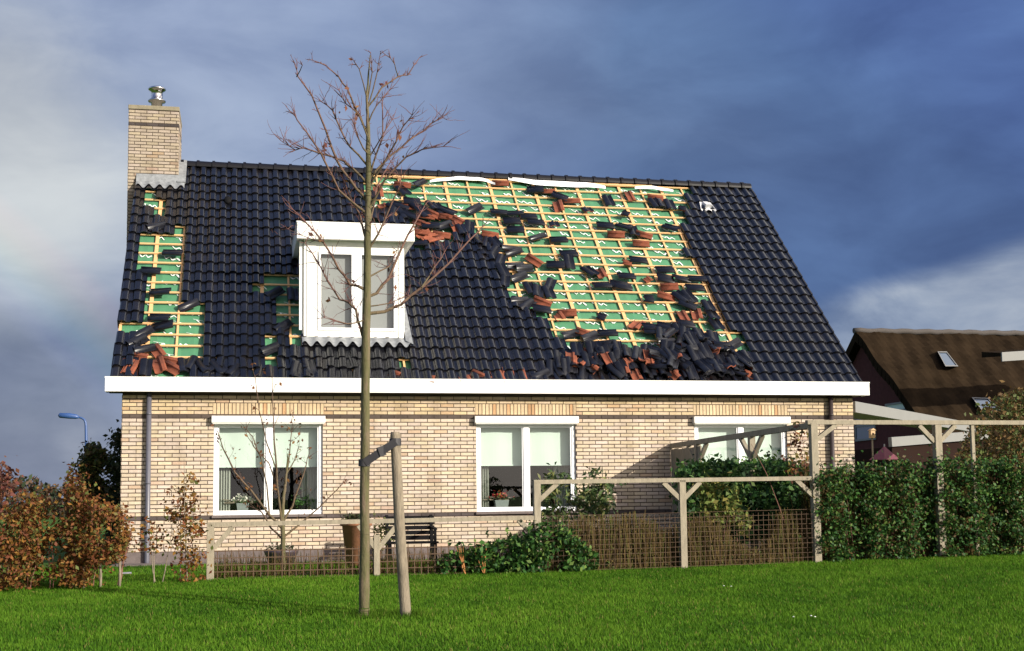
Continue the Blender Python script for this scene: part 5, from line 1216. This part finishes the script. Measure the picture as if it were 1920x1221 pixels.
    for quad_ in ([(1758, 659), (1775, 659), (1797, 687), (1773, 687)], [(1822, 745), (1852, 746), (1880, 772), (1843, 772)]):
        w = empty_part('skylight', e); hi = [sq(*p, .24) for p in quad_]; lo = [sq(*p, .0) for p in quad_]; b = MB()
        c = sum(hi)/4; inner = [p*.86+c*.14 for p in hi]
        for i in range(4):
            j = (i+1) % 4; b.quad([hi[i], hi[j], inner[j], inner[i]]); b.quad([lo[i], lo[j], hi[j], hi[i]])
        part(b, 'frame', M_greyf, w); b = MB(); b.quad([p+np.array([0, .02, -.02]) for p in inner]); part(b, 'pane', M_frost, w)
    A = at(1879, 668, 17.); b = MB(); x1_ = A[0]+5; zz = .35
    b.hexa([(A[0], A[1], A[2]-.17), (x1_, A[1], A[2]-.17+zz), (x1_, A[1]+.06, A[2]-.17+zz), (A[0], A[1]+.06, A[2]-.17), (A[0], A[1], A[2]+.13), (x1_, A[1], A[2]+.13+zz), (x1_, A[1]+.06, A[2]+.13+zz), (A[0], A[1]+.06, A[2]+.13)]); part(b, 'dormer_fascia', M_greyf, e)
    b = MB(); b.hexa([(A[0]+.02, A[1]+.061, A[2]), (x1_, A[1]+.061, A[2]+zz), (x1_, A[1]+1.4, A[2]+zz+.1), (A[0]+.12, A[1]+1.4, A[2]+.1), (A[0]+.02, A[1]+.061, A[2]+.11), (x1_, A[1]+.061, A[2]+.11+zz), (x1_, A[1]+1.4, A[2]+zz+.3), (A[0]+.12, A[1]+1.4, A[2]+.3)]); part(b, 'dormer_roof', M_thatch, e)
    # white canopy beside the gable and lean-to behind
    e = empty('white_canopy', (XR+.1, 1.2, 0), 'long white sloping canopy beam running right from the house corner', 'canopy')
    b = MB(); A = at(1600, 763, .4); B2 = at(1845, 806, 5.5); b.beam(A, B2, .08, .20); part(b, 'beam', M_greyf, e)
    b = MB(); A2 = np.array([A[0]+.02, A[1]+.3, A[2]+.06]); q = [A2, B2+np.array([0, .2, .06]), B2+np.array([0, 2.2, .1]), A2+np.array([0, 2.6, .1])]; b.hexa([tuple(p) for p in q]+[tuple(p+np.array([0, 0, .03])) for p in q]); part(b, 'canopy_roof', M_greyf, e)
    b = MB(); b.box((B2[0]-.3, B2[1]-.05, -.2), (B2[0]-.2, B2[1]+.05, B2[2]-.1)); part(b, 'post', M_greyf, e)
    e = empty('lean_to', (at(1670, 830, 9)[0], 9, -.1), 'pale grey fascia of a low lean-to in front of the thatched house', 'outbuilding')
    b = MB(); A = at(1669, 829, 9); B2 = at(1850, 815, 12.); b.beam(A, B2, .1, .24); part(b, 'fascia', M_greyf, e)
    b = MB(); b.hexa([(A[0]+.1, A[1]+.1, -.2), (B2[0], B2[1]+.1, -.2), (B2[0], B2[1]+3, -.2), (A[0]+.1, A[1]+3, -.2), (A[0]+.1, A[1]+.1, A[2]-.12), (B2[0], B2[1]+.1, B2[2]-.12), (B2[0], B2[1]+3, B2[2]-.12), (A[0]+.1, A[1]+3, A[2]-.12)]); part(b, 'wall', mat('dark_brown_boards', (.020, .011, .009), .9, spec=.05), e)
    c = at(1658, 838, 8); e = empty('garden_parasol', (c[0], 8, -.1), 'half hidden purple garden parasol in front of the dark neighbour wall', 'parasol'); b = MB(); zc = c[2]+.02
    for k in range(6):
        a0, a1 = k*math.pi/3, (k+1)*math.pi/3; b.quad([(c[0], 8, zc), (c[0]+.42*math.cos(a0), 8+.42*math.sin(a0), zc-.34), (c[0]+.42*math.cos(a1), 8+.42*math.sin(a1), zc-.34)])
    part(b, 'canopy', M_awn, e); b = MB(); b.tube([(c[0], 8, -.1), (c[0], 8, zc+.05)], .02, 8); part(b, 'pole', M_greyf, e)
    # nest box on a pole
    Pn = at(1635, 813, 7); e = empty('bird_house', (Pn[0], 7, -.1), 'small cream wooden bird house on a pole before the neighbour window', 'bird house'); b = MB(); s = .055
    b.box((Pn[0]-s, 7-s, Pn[2]-.11), (Pn[0]+s, 7+s, Pn[2]+.07)); b.hexa([(Pn[0]-s*1.4, 7-s*1.4, Pn[2]+.071), (Pn[0]+s*1.4, 7-s*1.4, Pn[2]+.071), (Pn[0]+s*1.4, 7+s*1.4, Pn[2]+.071), (Pn[0]-s*1.4, 7+s*1.4, Pn[2]+.071), (Pn[0]-.01, 7-s*1.4, Pn[2]+.12), (Pn[0]+.01, 7-s*1.4, Pn[2]+.12), (Pn[0]+.01, 7+s*1.4, Pn[2]+.12), (Pn[0]-.01, 7+s*1.4, Pn[2]+.12)]); part(b, 'box', M_cream, e)
    b = MB(); b.tube([(Pn[0], 7-s-.004, Pn[2]-.01), (Pn[0], 7-s+.01, Pn[2]-.01)], .025, 10); part(b, 'entrance_hole', M_black, e); b = MB(); b.tube([(Pn[0], 7, -.1), (Pn[0], 7, Pn[2]-.11)], .02, 8); part(b, 'pole', M_wood, e)

build_walls(); build_gutter()
for k, w in enumerate(WIN): build_window(w, k)
build_dormer(); build_roof(); build_chimney(); loose_tiles()
build_trees(); XS, PBB = build_fences(); build_plants(XS, PBB); build_objects(); build_ground()
